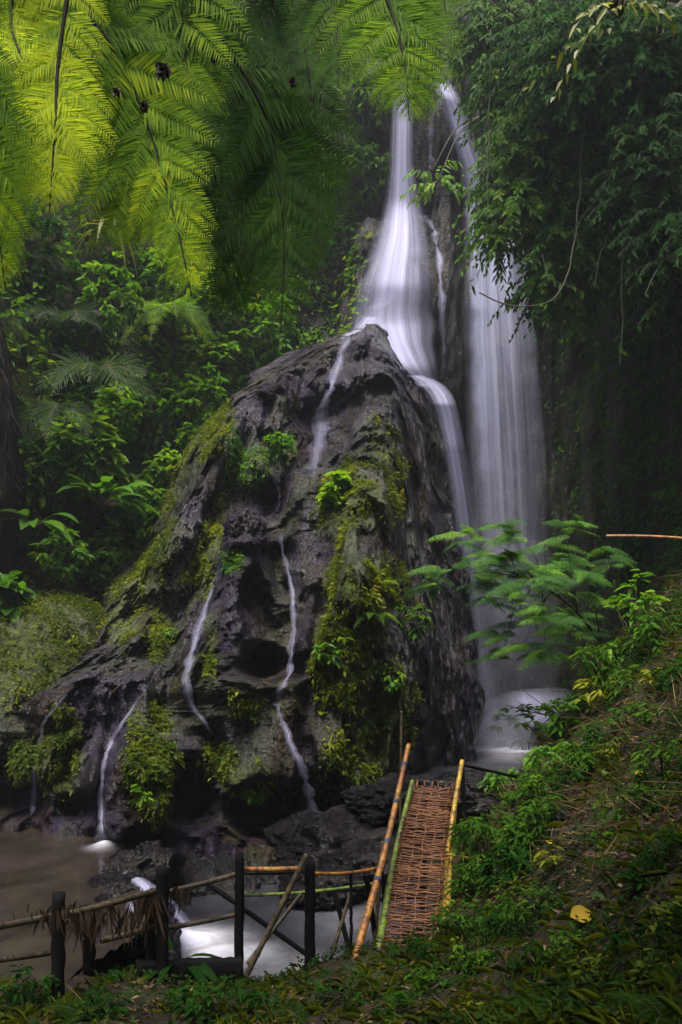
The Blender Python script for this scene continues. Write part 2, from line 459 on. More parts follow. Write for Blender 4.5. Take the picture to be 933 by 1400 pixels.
# ------------------------------------------------------------------ the rock mound and its neighbours
def mound(tab, nphi, nrow, bl, br, power=.62, feats=(), amp=(.6, .4, .17), seed=40, groove=True):
    tab = np.array(tab, float)
    rows = np.linspace(tab[0, 0], tab[-1, 0], nrow)
    Lp, Rp, Yf = (np.interp(rows, tab[:, 0], tab[:, i])[:, None] for i in (1, 2, 3))
    for _ in range(3):
        pass
    phi = np.linspace(-2.3, 2.3, nphi)[None]
    s = np.sign(np.sin(phi)) * np.abs(np.sin(phi)) ** power
    s = np.where(np.abs(phi) > np.pi / 2, np.sign(phi) * (1 - .35 * (np.abs(phi) - np.pi / 2)), s)
    px = (Lp + Rp) / 2 + (Rp - Lp) / 2 * s
    bd = np.where(phi < 0, bl, br)
    Y = Yf + bd * (1 - np.cos(phi))
    row = rows[:, None] + 0 * phi
    fr = np.cos(np.clip(np.abs(phi), 0, np.pi / 2)) ** .5
    for (cx, cy, sx, sy, ang, a, pw) in feats:
        ca, sa = math.cos(R(ang)), math.sin(R(ang))
        dx, dy = px - cx, row - cy
        e = ((dx * ca + dy * sa) / sx) ** 2 + ((-dx * sa + dy * ca) / sy) ** 2
        Y = Y + a * np.exp(-e ** pw) * np.where(fr > .05, 1, .3)
    x, z = (px - CX) / F * Y, (HR - row) / F * Y
    wx = x + .5 * fbm(x * .6, Y * .4, z * .45, seed + 50, 3)
    Y = (Y + amp[0] * fbm(x * .5, Y * .35, z * .5, seed, 4) - amp[1] * ridged(wx * .8 + .12 * z, Y * .5, z * .12, seed + 9, 2) - amp[1] * .55 * ridged(wx * 2.1 + .2 * z, Y * .8, z * .2, seed + 13, 2)
         + amp[2] * fbm(x * 1.9, Y * 1.6, z * .7, seed + 20, 5, .6) + amp[2] * .6 * np.abs(fbm(x * 4.5, Y * 4, z * 1.7, seed + 25, 3)))
    sh = amp[0] * 22 * fbm(x * .6, Y * .4, z * .7, seed + 31, 4)
    px = px + sh * np.clip(np.abs(s) ** 4, 0, 1)
    x, z = (px - CX) / F * Y, (HR - row) / F * Y
    V = np.stack([x, Y, z], -1).reshape(-1, 3)
    return V, grid_faces(nrow, nphi)[:, ::-1]


mtab = [(443, 500, 518, 22.6), (452, 478, 533, 22.2), (478, 415, 552, 21.4), (505, 368, 570, 20.9), (545, 318, 592, 20.3), (600, 272, 606, 19.5), (700, 218, 628, 18.1),
        (800, 160, 643, 16.9), (880, 100, 651, 16.0), (930, 0, 654, 15.4), (975, -120, 655, 15.0), (1060, -150, 650, 14.6), (1130, -160, 642, 14.2), (1260, -160, 630, 13.4)]
# (px, row, half-width, half-height, tilt, metres back (+) or forward (-), sharpness)
feats = [
    (520, 640, 60, 190, 18, -1.5, 1.6), (430, 560, 60, 110, 12, .7, 1.3), (245, 690, 40, 190, 24, -.9, 1.4), (330, 560, 40, 60, 30, -.4, 1), (300, 700, 14, 110, 20, .7, 1), (470, 470, 14, 40, 20, .4, 1),
    (600, 640, 36, 260, -6, 1.4, 1.4), (560, 760, 12, 140, -4, .6, 1), (445, 820, 14, 130, 10, .9, 1.1), (395, 540, 6, 60, 8, .3, 1), (370, 540, 7, 60, 10, .35, 1), (455, 520, 6, 60, 14, .3, 1), (415, 520, 6, 50, 10, .25, 1),
    (350, 735, 60, 16, 0, -.6, 1.2), (330, 938, 100, 14, -4, -.45, 1.2), (60, 950, 120, 24, -6, -.5, 1.2), (60, 1000, 90, 16, -4, .4, 1), (120, 930, 60, 26, 20, -.3, 1), (240, 820, 40, 60, 20, .6, 1.2), (500, 880, 78, 150, 0, -1.5, 1.3), (455, 700, 60, 60, 30, -.35, 1),
    (505, 1075, 60, 26, 0, -.35, 1), (505, 1150, 95, 55, 0, 2.4, 2), (590, 1060, 50, 60, 0, .9, 1.5),
    (352, 690, 40, 34, 0, 1.6, 1.3), (375, 650, 30, 60, 10, .7, 1), (385, 800, 20, 90, -6, .75, 1.2), (362, 906, 25, 22, 0, 2.2, 2), (404, 912, 13, 16, 0, 1.2, 2),
    (315, 850, 52, 110, 6, -.7, 1.3), (330, 620, 16, 60, 14, .5, 1), (425, 570, 34, 90, 8, .35, 1),
    (340, 1000, 90, 70, 0, -.55, 1.1), (262, 1085, 34, 50, 0, 1.7, 1.6), (350, 1112, 62, 36, 0, 1.5, 1.8), (440, 1120, 50, 50, 0, 1.4, 1.5), (305, 1130, 22, 60, 0, -.5, 1.2), (395, 1075, 16, 70, -8, -.4, 1.2), (232, 900, 14, 120, 12, .55, 1), (210, 760, 12, 150, 24, .35, 1),
    (170, 1075, 62, 85, 6, -1.7, 1.6), (145, 1040, 10, 75, 8, .8, 1.2), (75, 1045, 55, 60, 0, -.5, 1.4), (45, 1060, 9, 60, 0, .5, 1), (20, 1095, 40, 22, 0, 1.2, 1.5), (110, 1105, 26, 18, 0, 1., 1.5),
    (240, 985, 30, 60, 0, .6, 1), (285, 620, 20, 130, 20, -.35, 1),
]
MV, MQ = mound(mtab, 760, 700, 4.6, 6.5, .62, feats)
mpx, mrow = pix(MV)


def blob(px, row, lst):
    r = np.zeros_like(px)
    for (cx, cy, sx, sy, ang, w) in lst:
        ca, sa = math.cos(R(ang)), math.sin(R(ang))
        dx, dy = px - cx, row - cy
        r = np.maximum(r, w * np.exp(-(((dx * ca + dy * sa) / sx) ** 2 + ((-dx * sa + dy * ca) / sy) ** 2) ** 1.5))
    return r


MOSS = {  # name of the patch -> blobs (px, row, half-width, half-height, tilt, weight)
    'centre': [(478, 900, 42, 80, 5, 1.), (505, 970, 52, 85, 0, 1.), (465, 1050, 26, 45, 0, .9), (500, 800, 48, 40, 0, .85)],
    'ridge': [(478, 685, 42, 52, 10, 1.), (525, 620, 24, 48, -14, .6), (520, 690, 30, 30, 0, .6)],
    'leftband': [(240, 640, 18, 80, 22, 1.), (290, 590, 22, 40, 30, .9), (205, 770, 26, 60, 32, .9), (175, 830, 26, 52, 15, 1.), (190, 720, 25, 30, 30, .7)],
    'midband': [(288, 740, 14, 62, 18, 1.), (270, 790, 22, 30, 0, .7), (218, 860, 13, 45, 5, .9)],
    'gully': [(318, 625, 10, 45, 5, 1.), (380, 612, 20, 24, 0, 1.), (348, 640, 30, 40, 0, .45), (320, 768, 14, 16, 0, .9)],
    'lowerleft': [(206, 1030, 28, 70, 6, 1.), (208, 1100, 18, 25, 0, .7)],
    'lowermid': [(300, 1042, 30, 26, 20, 1.), (340, 1066, 34, 26, 20, .8), (332, 968, 26, 24, 0, .8), (372, 1100, 22, 18, 0, .6), (288, 885, 10, 38, 0, .7)],
    'ledgefront': [(84, 1030, 24, 55, 0, .9), (20, 1030, 26, 40, 0, .8)],
}
allm = [b for v in MOSS.values() for b in v]
mm = blob(mpx, mrow, allm)
mm = np.clip(mm * 1.25 + .35 * fbm(MV[:, 0] * 1.3, MV[:, 1] * 1.3, MV[:, 2] * 1.3, 70, 3) * (mm > .08), 0, 1)
mm = np.maximum(mm, np.clip(.55 * fbm(MV[:, 0] * .7, MV[:, 1] * .7, MV[:, 2] * .5, 75, 5) - .05, 0, .4))
mm = np.maximum(mm, .22 * blob(mpx, mrow, [(500, 600, 45, 90, 25, 1.), (430, 700, 50, 70, 30, .7), (600, 800, 60, 250, 0, .6)]))
rock = mesh('rock_mound', MV, MQ, M['rock'], attrs={'moss': mm}, smooth=True)
tag(rock, 'tall wet purple-grey rock mound furrowed by trickles beside the falls', 'rock')
bvh_m = BVHTree.FromPolygons(MV.tolist(), MQ.tolist())

htab = [(815, 30, 90, 18.2), (828, -30, 130, 17.4), (850, -110, 155, 16.8), (900, -190, 165, 15.9), (950, -240, 160, 15.3), (1000, -250, 130, 14.6), (1060, -250, 70, 14.9), (1250, -250, 60, 15.2)]
HV, HQ = mound(htab, 260, 200, 3, 3, .8, [(10, 1100, 60, 30, 0, .8, 2)], (.3, .1, .1), 140)
hum = mesh('mossy_boulder', HV, HQ, M['rock'], attrs={'moss': np.clip(sstep(1060, 900, pix(HV)[1]) * 1.3, 0, 1)}, smooth=True)
tag(hum, 'low rounded boulder under a yellow-green moss blanket left of the mound', 'boulder')
bvh_h = BVHTree.FromPolygons(HV.tolist(), HQ.tolist())

# ------------------------------------------------------------------ ground
cp = [at(*c) for c in [
    (930, 790, 11), (870, 850, 11), (820, 910, 11.5), (760, 1000, 11.5), (715, 1060, 11), (655, 1160, 9.6), (618, 1240, 8.3), (560, 1296, 7.5), (460, 1325, 7.4), (400, 1345, 7.4),
    (330, 1372, 6.8), (250, 1372, 6.7), (100, 1352, 6.6), (0, 1345, 6.6), (200, 1400, 5.6), (20, 1400, 5.5), (466, 1400, 5.5), (700, 1300, 5.8), (700, 1400, 4.4), (800, 1200, 6), (800, 1100, 7.5),
    (800, 1000, 9.5), (850, 1300, 4.6), (933, 1000, 7), (933, 1100, 5.3), (933, 1250, 4), (933, 1400, 3.1), (600, 1350, 5.9), (880, 920, 9.6)]]
cp += [np.array(c, float) for c in [
    (0, 0, -1.65), (0, 2.5, -1.95), (3, 0, -.6), (-4, 2, -2.1), (6, 3, 1.3), (8, 7, 2.8), (8, 11, 3.2), (-8, 5, -2.2), (-8, 0, -1), (0, -6, 0), (8, -3, 2.5), (12, 4, 5), (12, 12, 5), (-12, 6, -1), (-10, -6, 1),
    (-4.2, 8, -2.95), (-2.8, 8.2, -3.0), (-6.5, 8, -2.85), (-4, 10.5, -3.0), (-7, 12, -2.9), (-4.6, 14, -3.0), (-10, 10, -2.4), (-1.9, 9.3, -3.6), (-.9, 8.9, -3.6), (0, 9.2, -3.7), (.8, 9.8, -3.7), (1.3, 11.2, -3.7), (-2.2, 11, -3.55),
    (0, 13, -3.8), (-1.5, 15, -3.8), (2.2, 12.6, -3.0), (2.2, 14.6, -1.6), (1.2, 14.4, -1.7), (3.2, 14.2, -1.62), (4.4, 13.6, -1.5), (3, 17, -2.2), (5, 18, -2.1), (6, 22, -2.1), (3, 24, -2.1), (6.5, 16, -1.3), (8.5, 15, 1), (10, 22, 0), (0, 20, -3), (-10, 18, -1), (-6, 18, -2.8)]]
cp = np.array(cp)
Kp = np.linalg.norm(cp[:, None, :2] - cp[None, :, :2], axis=-1)
n_ = len(cp)
A_ = np.zeros((n_ + 3, n_ + 3)); A_[:n_, :n_] = -Kp - np.eye(n_) * .02
A_[:n_, n_:] = np.c_[np.ones(n_), cp[:, :2]]; A_[n_:, :n_] = A_[:n_, n_:].T
sol = np.linalg.solve(A_, np.r_[cp[:, 2], 0, 0, 0])


def ground_z(x, y, detail=True):
    x, y = np.asarray(x, float), np.asarray(y, float)
    z = sol[n_] + sol[n_ + 1] * x + sol[n_ + 2] * y
    for i in range(n_):
        z = z - sol[i] * np.sqrt((x - cp[i, 0]) ** 2 + (y - cp[i, 1]) ** 2 + .03)
    if detail:
        z = z + .1 * fbm(x * .9, y * .9, 0 * x, 90, 4) + .035 * fbm(x * 5, y * 5, 0 * x, 95, 3)
    return z


gx = np.concatenate([np.linspace(-16, -6, 40), np.linspace(-5.9, 6.5, 330), np.linspace(6.6, 16, 40)])
gy = np.concatenate([np.linspace(-12, 1.5, 40), np.linspace(1.6, 13, 330), np.linspace(13.1, 32, 60)])
gX, gY = np.meshgrid(gx, gy, indexing='ij')
gZ = ground_z(gX, gY)
EV = np.stack([gX, gY, gZ], -1).reshape(-1, 3); EQ = grid_faces(len(gx), len(gy))
ground = tag(mesh('ground', EV, EQ, M['soil'], smooth=True), kind='structure')
bvh_g = BVHTree.FromPolygons(EV.tolist(), EQ.tolist())


def cast(px, py, trees=(bvh_wall,), default=None):
    d = Vector(((px - CX) / F, 1, (HR - py) / F)).normalized()
    best = None
    for b in trees:
        p, n, i, dist = b.ray_cast(Vector((0, 0, 0)), d)
        if p is not None and (best is None or dist < best[2]):
            best = (np.array(p), np.array(n), dist)
    if best is None: return default
    if best[1] @ np.array(d) > 0: best = (best[0], -best[1], best[2])
    return best


ROCKS = (bvh_m, bvh_h, bvh_wall)


# ------------------------------------------------------------------ water
def pool(name, poly, z, foam, mat, res=.06):
    poly = np.array(poly, float)
    x0, y0 = poly.min(0); x1, y1 = poly.max(0)
    xs = np.arange(x0, x1 + res, res); ys = np.arange(y0, y1 + res, res)
    gx, gy = np.meshgrid(xs, ys, indexing='ij')
    ins = np.zeros(gx.shape, bool); j = len(poly) - 1
    for i in range(len(poly)):
        xi, yi = poly[i]; xj, yj = poly[j]
        c = ((yi > gy) != (yj > gy)) & (gx < (xj - xi) * (gy - yi) / (yj - yi + 1e-12) + xi)
        ins ^= c; j = i
    f = np.zeros(gx.shape)
    for (fx, fy, sx, sy, a) in foam:
        f = np.maximum(f, a * np.exp(-((gx - fx) / sx) ** 2 - ((gy - fy) / sy) ** 2))
    h = z + .02 * fbm(gx * 1.2, gy * .8, 0 * gx, 55, 3) + f * .12
    V = np.stack([gx, gy, h], -1).reshape(-1, 3)
    Q = grid_faces(len(xs), len(ys))
    Q = Q[ins.reshape(-1)[Q].any(1)]
    used = np.unique(Q); mp = np.full(len(V), -1); mp[used] = np.arange(len(used))
    o = mesh(name, V[used], mp[Q], mat, attrs={'foam': f.reshape(-1)[used]}, smooth=True)
    return tag(o, kind='structure')


pool('pool_water', [(-14, 4), (-14, 19), (-3, 19), (-3.7, 12.6), (-2.8, 10.2), (-2.35, 9.2), (-2.2, 8.2), (-2.6, 6.5)], -2.6,
     [(at(46, 1115, 15.6)[0], 15.6, .3, .35, .8), (at(143, 1157, 12.5)[0], 12.5, .2, .3, .8)], M['poolbrown'])
pool('stream_water', [(-4.5, 7), (-4.5, 17), (3, 17), (3, 7)], -3.3,
     [(-2.0, 9.75, .6, .5, 1.), (-1.5, 9.3, .6, .42, .75), (-.5, 8.9, .9, .5, .22), (.1, 10.6, .5, .8, .14), (-.5, 13.4, .3, .3, .4)], M['poolgrey'])
pool('plunge_pool_water', [(1.2, 14.2), (1.2, 29), (11, 29), (11, 14.2)], -1.75,
     [(at(690, 1020, 23.6)[0], 22.9, .9, 1.5, 1.), (at(740, 1000, 25)[0], 24.2, 1.6, .8, .4), (at(690, 1040, 21)[0], 20.5, .8, 1.5, .25)], M['poolgrey'], .2)


def sheet(name, path, mat, label, off=.14, trees=ROCKS, nv=90, nu=18, group=None, free=False, bulge=.1):
    """Falling water: path of (px, row, width px, density[, depth]) laid over the rock (or in free fall at the given depth)."""
    path = np.array([list(p) + [np.nan] * (5 - len(p)) for p in path], float)
    u = np.linspace(0, len(path) - 1, nv)
    c = np.stack([np.interp(u, np.arange(len(path)), path[:, i]) for i in range(4)], -1)
    xy = crom(path[:, :2], nv)
    depth = np.zeros(nv); hitn = []
    for i in range(nv):
        h = cast(xy[i, 0], xy[i, 1], trees)
        depth[i] = h[0][1] if h is not None else 25.0
    ok = ~np.isnan(path[:, 4])
    if ok.any():
        dd = np.interp(u, np.arange(len(path))[ok], path[ok, 4])
        depth = dd if free else np.minimum(depth, dd)
    if not free:
        for i in range(1, nv):                      # where the rock recedes the water falls straight
            depth[i] = min(depth[i], depth[i - 1] + .012)
        d2 = depth.copy()
        for i in range(nv):
            d2[i] = depth[max(0, i - 3):i + 4].min() * .5 + depth[max(0, i - 4):i + 5].mean() * .5
        depth = d2
        for _ in range(12):
            depth[1:-1] = (depth[:-2] + 2 * depth[1:-1] + depth[2:]) / 4
    wn = np.arange(nv) * .16 + path[0, 0]; wob = fbm(wn, wn * 0, wn * 0, 66, 3); wob2 = fbm(wn * 1.3, wn * 0 + 5, wn * 0, 67, 3)
    c[:, 3] *= np.clip(1 + .5 * wob2 * (c[:, 2] < 30), .2, 1.2)
    V = []; den = []; uvs = []
    cross = np.linspace(-1, 1, nu)
    for i in range(nv):
        wv = 1 + (.55 * wob[i] if c[i, 2] < 30 else .03 * wob[i]); cpx = xy[i, 0] + (1.6 * wob2[i] if c[i, 2] < 30 and not free else 0) + cross * c[i, 2] / 2 * wv
        Y = depth[i] - off - bulge * (1 - cross ** 2) * min(1.0, c[i, 2] / 30)
        V.append(np.stack([(cpx - CX) / F * Y, Y + 0 * cpx, (HR - xy[i, 1]) / F * Y + 0 * cpx], -1))
        den.append(np.full(nu, c[i, 3])); uvs.append(np.stack([(cross + 1) / 2, np.full(nu, i / (nv - 1))], -1))
    o = mesh(name, np.concatenate(V), grid_faces(nv, nu), mat, attrs={'dens': np.concatenate(den)}, smooth=True, uv=np.concatenate(uvs))
    return tag(o, label, 'waterfall', group)


sheet('waterfall', [(548, 105, 26, .9), (550, 150, 32, 1), (549, 220, 36, 1), (550, 275, 54, 1), (549, 325, 78, 1), (540, 390, 112, 1), (537, 440, 124, .95), (553, 485, 90, .95), (576, 518, 54, .9), (592, 532, 30, .5)], M['fall'],
      'main white fall plunging over the top ledge onto the mound peak', .85, nv=120, nu=26)
sheet('waterfall', [(540, 395, 30, .3), (520, 420, 40, .6), (500, 445, 34, .7), (480, 456, 20, .6), (466, 464, 12, .4)], M['fall'], 'thin apron of water slipping left off the main fall', .35, nu=14)
sheet('waterfall', [(575, 293, 14, .8), (590, 310, 12, 1), (600, 350, 10, 1), (604, 420, 9, .95), (607, 480, 8, .8), (606, 520, 8, .6)], M['trick'], 'thin white strand arching off the ledge right of the main fall', .35, nu=8)
sheet('waterfall', [(588, 170, 10, .6), (590, 210, 9, .7), (584, 250, 10, .6), (577, 290, 10, .5)], M['trick'], 'faint trickle down the dark rock between the two upper falls', .2, nu=6)
sheet('waterfall', [(604, 112, 30, .9), (618, 145, 34, 1), (632, 185, 36, 1), (645, 225, 38, .9), (655, 270, 44, .9), (664, 310, 60, .9)], M['fall'], 'upper right fall sliding down a sloping ledge behind hanging leaves', .25, nu=14)
sheet('waterfall', [(672, 285, 74, .95, 27.4), (678, 340, 90, 1, 26.9), (682, 420, 98, 1, 26.5), (688, 520, 106, .95, 26.3), (694, 640, 112, .85, 26.2), (700, 760, 110, .7, 26.1), (704, 860, 100, .55, 26.0), (712, 950, 70, .35, 25.9)], M['veil'],
      'broad translucent veil of falling water at the right', .1, nv=140, nu=40, free=True, bulge=.7)
sheet('waterfall', [(648, 270, 20, .6, 26.8), (650, 350, 22, .8, 26.6), (654, 450, 26, .7, 26.4), (660, 560, 28, .6, 26.3), (668, 700, 30, .4, 26.2), (676, 850, 30, .25, 26.1)], M['veil'],
      'narrow pale edge of the veil, on its left side', .1, nv=100, nu=12, free=True, bulge=.3)
sheet('waterfall', [(566, 512, 22, .6, 21.7), (590, 526, 36, .95, 21.3), (607, 552, 36, 1, 21.1), (621, 612, 34, .9, 21.3), (635, 700, 34, .75, 21.7), (647, 800, 36, .6, 22.1), (656, 880, 40, .5, 22.4), (666, 970, 52, .45, 22.6), (674, 1015, 66, .45, 22.7)], M['jet'],
      'slender jet leaping off the right shoulder of the mound', .0, nv=120, nu=12, free=True)
sheet('waterfall', [(715, 946, 40, .6, 25.4), (728, 956, 90, 1, 25.0), (738, 974, 110, 1, 24.5), (742, 996, 110, .6, 24.2)], M['jet'], 'short cascade spreading over a ledge at the foot of the veil', .0, nv=30, nu=16, free=True, bulge=.6)
sheet('waterfall', [(500, 450, 12, .4), (484, 452, 12, .6), (472, 470, 13, .7), (458, 510, 14, .7), (444, 555, 17, .7), (436, 590, 20, .65), (430, 630, 24, .5), (424, 660, 26, .3)], M['trick'], 'pale trickle running down the furrow below the mound peak', .08, nu=8)
sheet('waterfall', [(305, 768, 8, .8), (294, 795, 9, .9), (280, 832, 12, .9), (268, 870, 12, .75), (258, 910, 14, .7), (254, 930, 12, .6), (262, 962, 10, .5), (280, 990, 9, .4), (292, 1008, 8, .3)], M['trick'], 'white trickle over the left edge of the smooth apron', .08, nu=8)
sheet('waterfall', [(384, 728, 5, .4), (386, 750, 6, .6), (394, 780, 7, .7), (400, 820, 8, .8), (403, 860, 10, .85), (398, 900, 12, .8), (394, 922, 11, .7), (384, 942, 10, .5), (378, 958, 9, .4)], M['trick'], 'narrow trickle dropping beside the small cave hole', .1, nu=6)
sheet('waterfall', [(378, 960, 10, .8), (386, 985, 10, .9), (398, 1020, 12, .85), (414, 1055, 12, .8), (424, 1090, 14, .8), (429, 1130, 16, .8), (430, 1188, 18, .6)], M['trick'], 'long thin fall dropping into the dark hollow behind the fence', .12, nu=8)
sheet('waterfall', [(222, 905, 4, .3), (205, 935, 5, .45), (180, 968, 6, .6), (160, 1000, 7, .8), (146, 1030, 9, .95), (140, 1070, 10, 1), (138, 1110, 13, 1), (140, 1142, 18, 1), (142, 1160, 24, .8)], M['trick'], 'small bright fall dropping into the brown pool, right of another', .12, nu=8)
sheet('waterfall', [(100, 940, 4, .3), (76, 965, 5, .45), (60, 988, 6, .55), (54, 1020, 6, .7), (48, 1060, 7, .8), (45, 1095, 8, .85), (44, 1118, 12, .7)], M['trick'], 'faint small fall at the far left of the brown pool', .12, nu=8)
sheet('waterfall', [(170, 1192, 26, .7, 10.9), (192, 1206, 34, .9, 10.2), (214, 1226, 40, 1, 9.8), (238, 1262, 56, 1, 9.75), (258, 1296, 80, .9, 9.7)], M['fall'], 'white overflow spilling out of the brown pool behind the fence', .05, nv=40, nu=16, free=True, bulge=.25)
sheet('waterfall', [(176, 1228, 14, .5, 9.0), (184, 1262, 22, .8, 8.85), (192, 1312, 30, .9, 8.8)], M['fall'], 'second narrow overflow left of the dark fence post', .05, nv=30, nu=8, free=True)


# ------------------------------------------------------------------ small rocks
def boulder(name, c, r, mat, label, cat='boulder', seed=0, moss=0., n=80):
    a = np.linspace(0, np.pi, n)[:, None]; b = np.linspace(0, 2 * np.pi, 2 * n)[None]
    d = np.stack([np.sin(a) * np.cos(b), np.sin(a) * np.sin(b), np.cos(a) + 0 * b], -1)
    k = 1 + .26 * fbm(d[..., 0] * 1.6, d[..., 1] * 1.6, d[..., 2] * 1.6, seed, 6, .6) + .06 * ridged(d[..., 0] * 3, d[..., 1] * 3, d[..., 2] * 1.5, seed + 7, 3)
    V = np.asarray(c) + d * k[..., None] * np.asarray(r)
    o = mesh(name, V.reshape(-1, 3), grid_faces(n, 2 * n), mat, attrs={'moss': np.full(2 * n * n, moss)}, smooth=True)
    return tag(o, label, cat)


h = cast(335, 728, ROCKS)
boulder('boulder', h[0] + [0, .05, 0], (.42, .45, .5), M['rock'], 'wet rounded boulder wedged in the recess of the mound', seed=210)
boulder('boulder', at(172, 1212, 10.2) + [0, 0, -.28], (.55, 1.0, .42), M['shade_dark_rock'], 'low dark stone damming the edge of the brown pool', seed=214)
boulder('boulder', at(186, 1172, 11.6) + [.1, 0, -.22], (.5, 1.1, .36), M['shade_dark_rock'], 'low dark stone between the brown pool and the hollow', seed=215)
boulder('boulder', at(206, 1262, 9.0) + [0, .1, -.25], (.32, .5, .5), M['rock'], 'dark stone splitting the overflow behind the fence', seed=216)
boulder('boulder', at(290, 1190, 12.8) + [0, 0, -.45], (1.0, .8, .7), M['shade_dark_rock'], 'broad shade-dark rubble rock at the foot of the mound', seed=219)
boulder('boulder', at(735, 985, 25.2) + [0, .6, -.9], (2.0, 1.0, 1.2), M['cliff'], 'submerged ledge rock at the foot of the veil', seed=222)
boulder('boulder', at(480, 1140, 13.8) + [0, .2, -.55], (1.7, 1.0, .85), M['shade_dark_rock'], 'broad shade-dark rock sloping under the central buttress', seed=251)
boulder('boulder', at(500, 1175, 12.4) + [0, 0, -.25], (.9, .7, .5), M['shade_dark_rock'], 'shade-dark wet rock under the central buttress behind the handrail', seed=241)
boulder('boulder', at(606, 1090, 13.6) + [0, .5, -.12], (1.5, .9, .5), M['shade_dark_rock'], 'dark rock just beyond the far end of the bridge', seed=243)
boulder('boulder', at(440, 1200, 11.6) + [0, 0, -.2], (.6, .5, .35), M['shade_dark_rock'], 'small shade-dark rock in the stream behind the green rail', seed=245)
boulder('stone', at(700, 1178, 8.3) + [0, 0, -.08], (.16, .14, .12), M['rock'], 'grey stone half buried beside the bridge', 'stone', 231, .1, 24)
boulder('stone', at(785, 1113, 7.6) + [0, 0, -.04], (.2, .14, .08), M['rock'], 'flat reddish brown stone lying in the litter of the slope', 'stone', 233, 0, 24)

# ------------------------------------------------------------------ plants
def frond(mb, pts, half, npin=24, npl=16, a=.5, bip=True, taper=.75, angle=52, N=None, sd=0, curl=.18, wl=.4, tipa=None, base=.12, peak=.4, width=.42):
    """A fern or palm frond along the points: pinnae both sides; when bip, each carries pinnules."""
    r = np.random.default_rng(sd)
    n = 60
    c = crom(pts, n)
    T = unit(np.gradient(c, axis=0))
    if N is None: N = np.array([0, -.85, .5])
    S = unit(np.cross(T, np.broadcast_to(N, T.shape))); Nn = unit(np.cross(S, T))
    sk = np.linspace(base, .985, npin) + r.normal(0, .003, npin)
    idx = np.clip((sk * (n - 1)).astype(int), 0, n - 1)
    prof = np.where(sk < peak, .6 + .4 * (sk - base) / (peak - base), ((1 - sk) / (1 - peak)) ** taper)
    prof = np.clip(prof, .04, 1)
    for side in (1, -1):
        Lp = half * prof * r.uniform(.88, 1.06, npin)
        ang = np.radians(angle + r.normal(0, 4, npin) - 36 * (sk - .3))
        D = unit(S[idx] * side * np.sin(ang)[:, None] + T[idx] * np.cos(ang)[:, None] + Nn[idx] * r.normal(0, .08, npin)[:, None])
        B = c[idx]
        av = np.clip((a if tipa is None else a + (tipa - a) * sk) + r.normal(0, .06, npin), 0, 1)
        if not bip:
            mb.leaves(B, D, Nn[idx], Lp, np.full(npin, wl * half / npin * 6), av, .15, curl)
            continue
        q = np.linspace(.05, .98, npl)
        for s2 in (1, -1):
            qq = q[None] + np.zeros((npin, 1))
            P = B[:, None] + D[:, None] * (Lp[:, None] * qq)[..., None] + np.array([0, 0, -1.0]) * (Lp[:, None] * qq ** 2 * curl)[..., None]
            E = unit(np.cross(Nn[idx], D)) * s2
            d2 = unit(E[:, None] * .85 + D[:, None] * .55 + r.normal(0, .06, (npin, npl, 3)))
            l2 = Lp[:, None] * (1 - qq) ** .7 * .24 + .12 * Lp[:, None] * (1 - .6 * qq)
            w2 = Lp[:, None] / npl * width * 1.5 * np.clip(1.25 - qq, .35, 1)
            mb.leaves(P.reshape(-1, 3), d2.reshape(-1, 3), np.repeat(Nn[idx], npl, 0), l2.ravel(), w2.ravel(), np.clip(np.repeat(av, npl) + r.normal(0, .05, npin * npl), 0, 1), .12, .15)
    return c


def arc(b, d, L, droop, n=6):
    d = unit(np.asarray(d, float)); t = np.linspace(0, 1, n)[:, None]
    return np.asarray(b) + d * L * t + np.array([0, 0, -1.0]) * L * droop * t ** 2


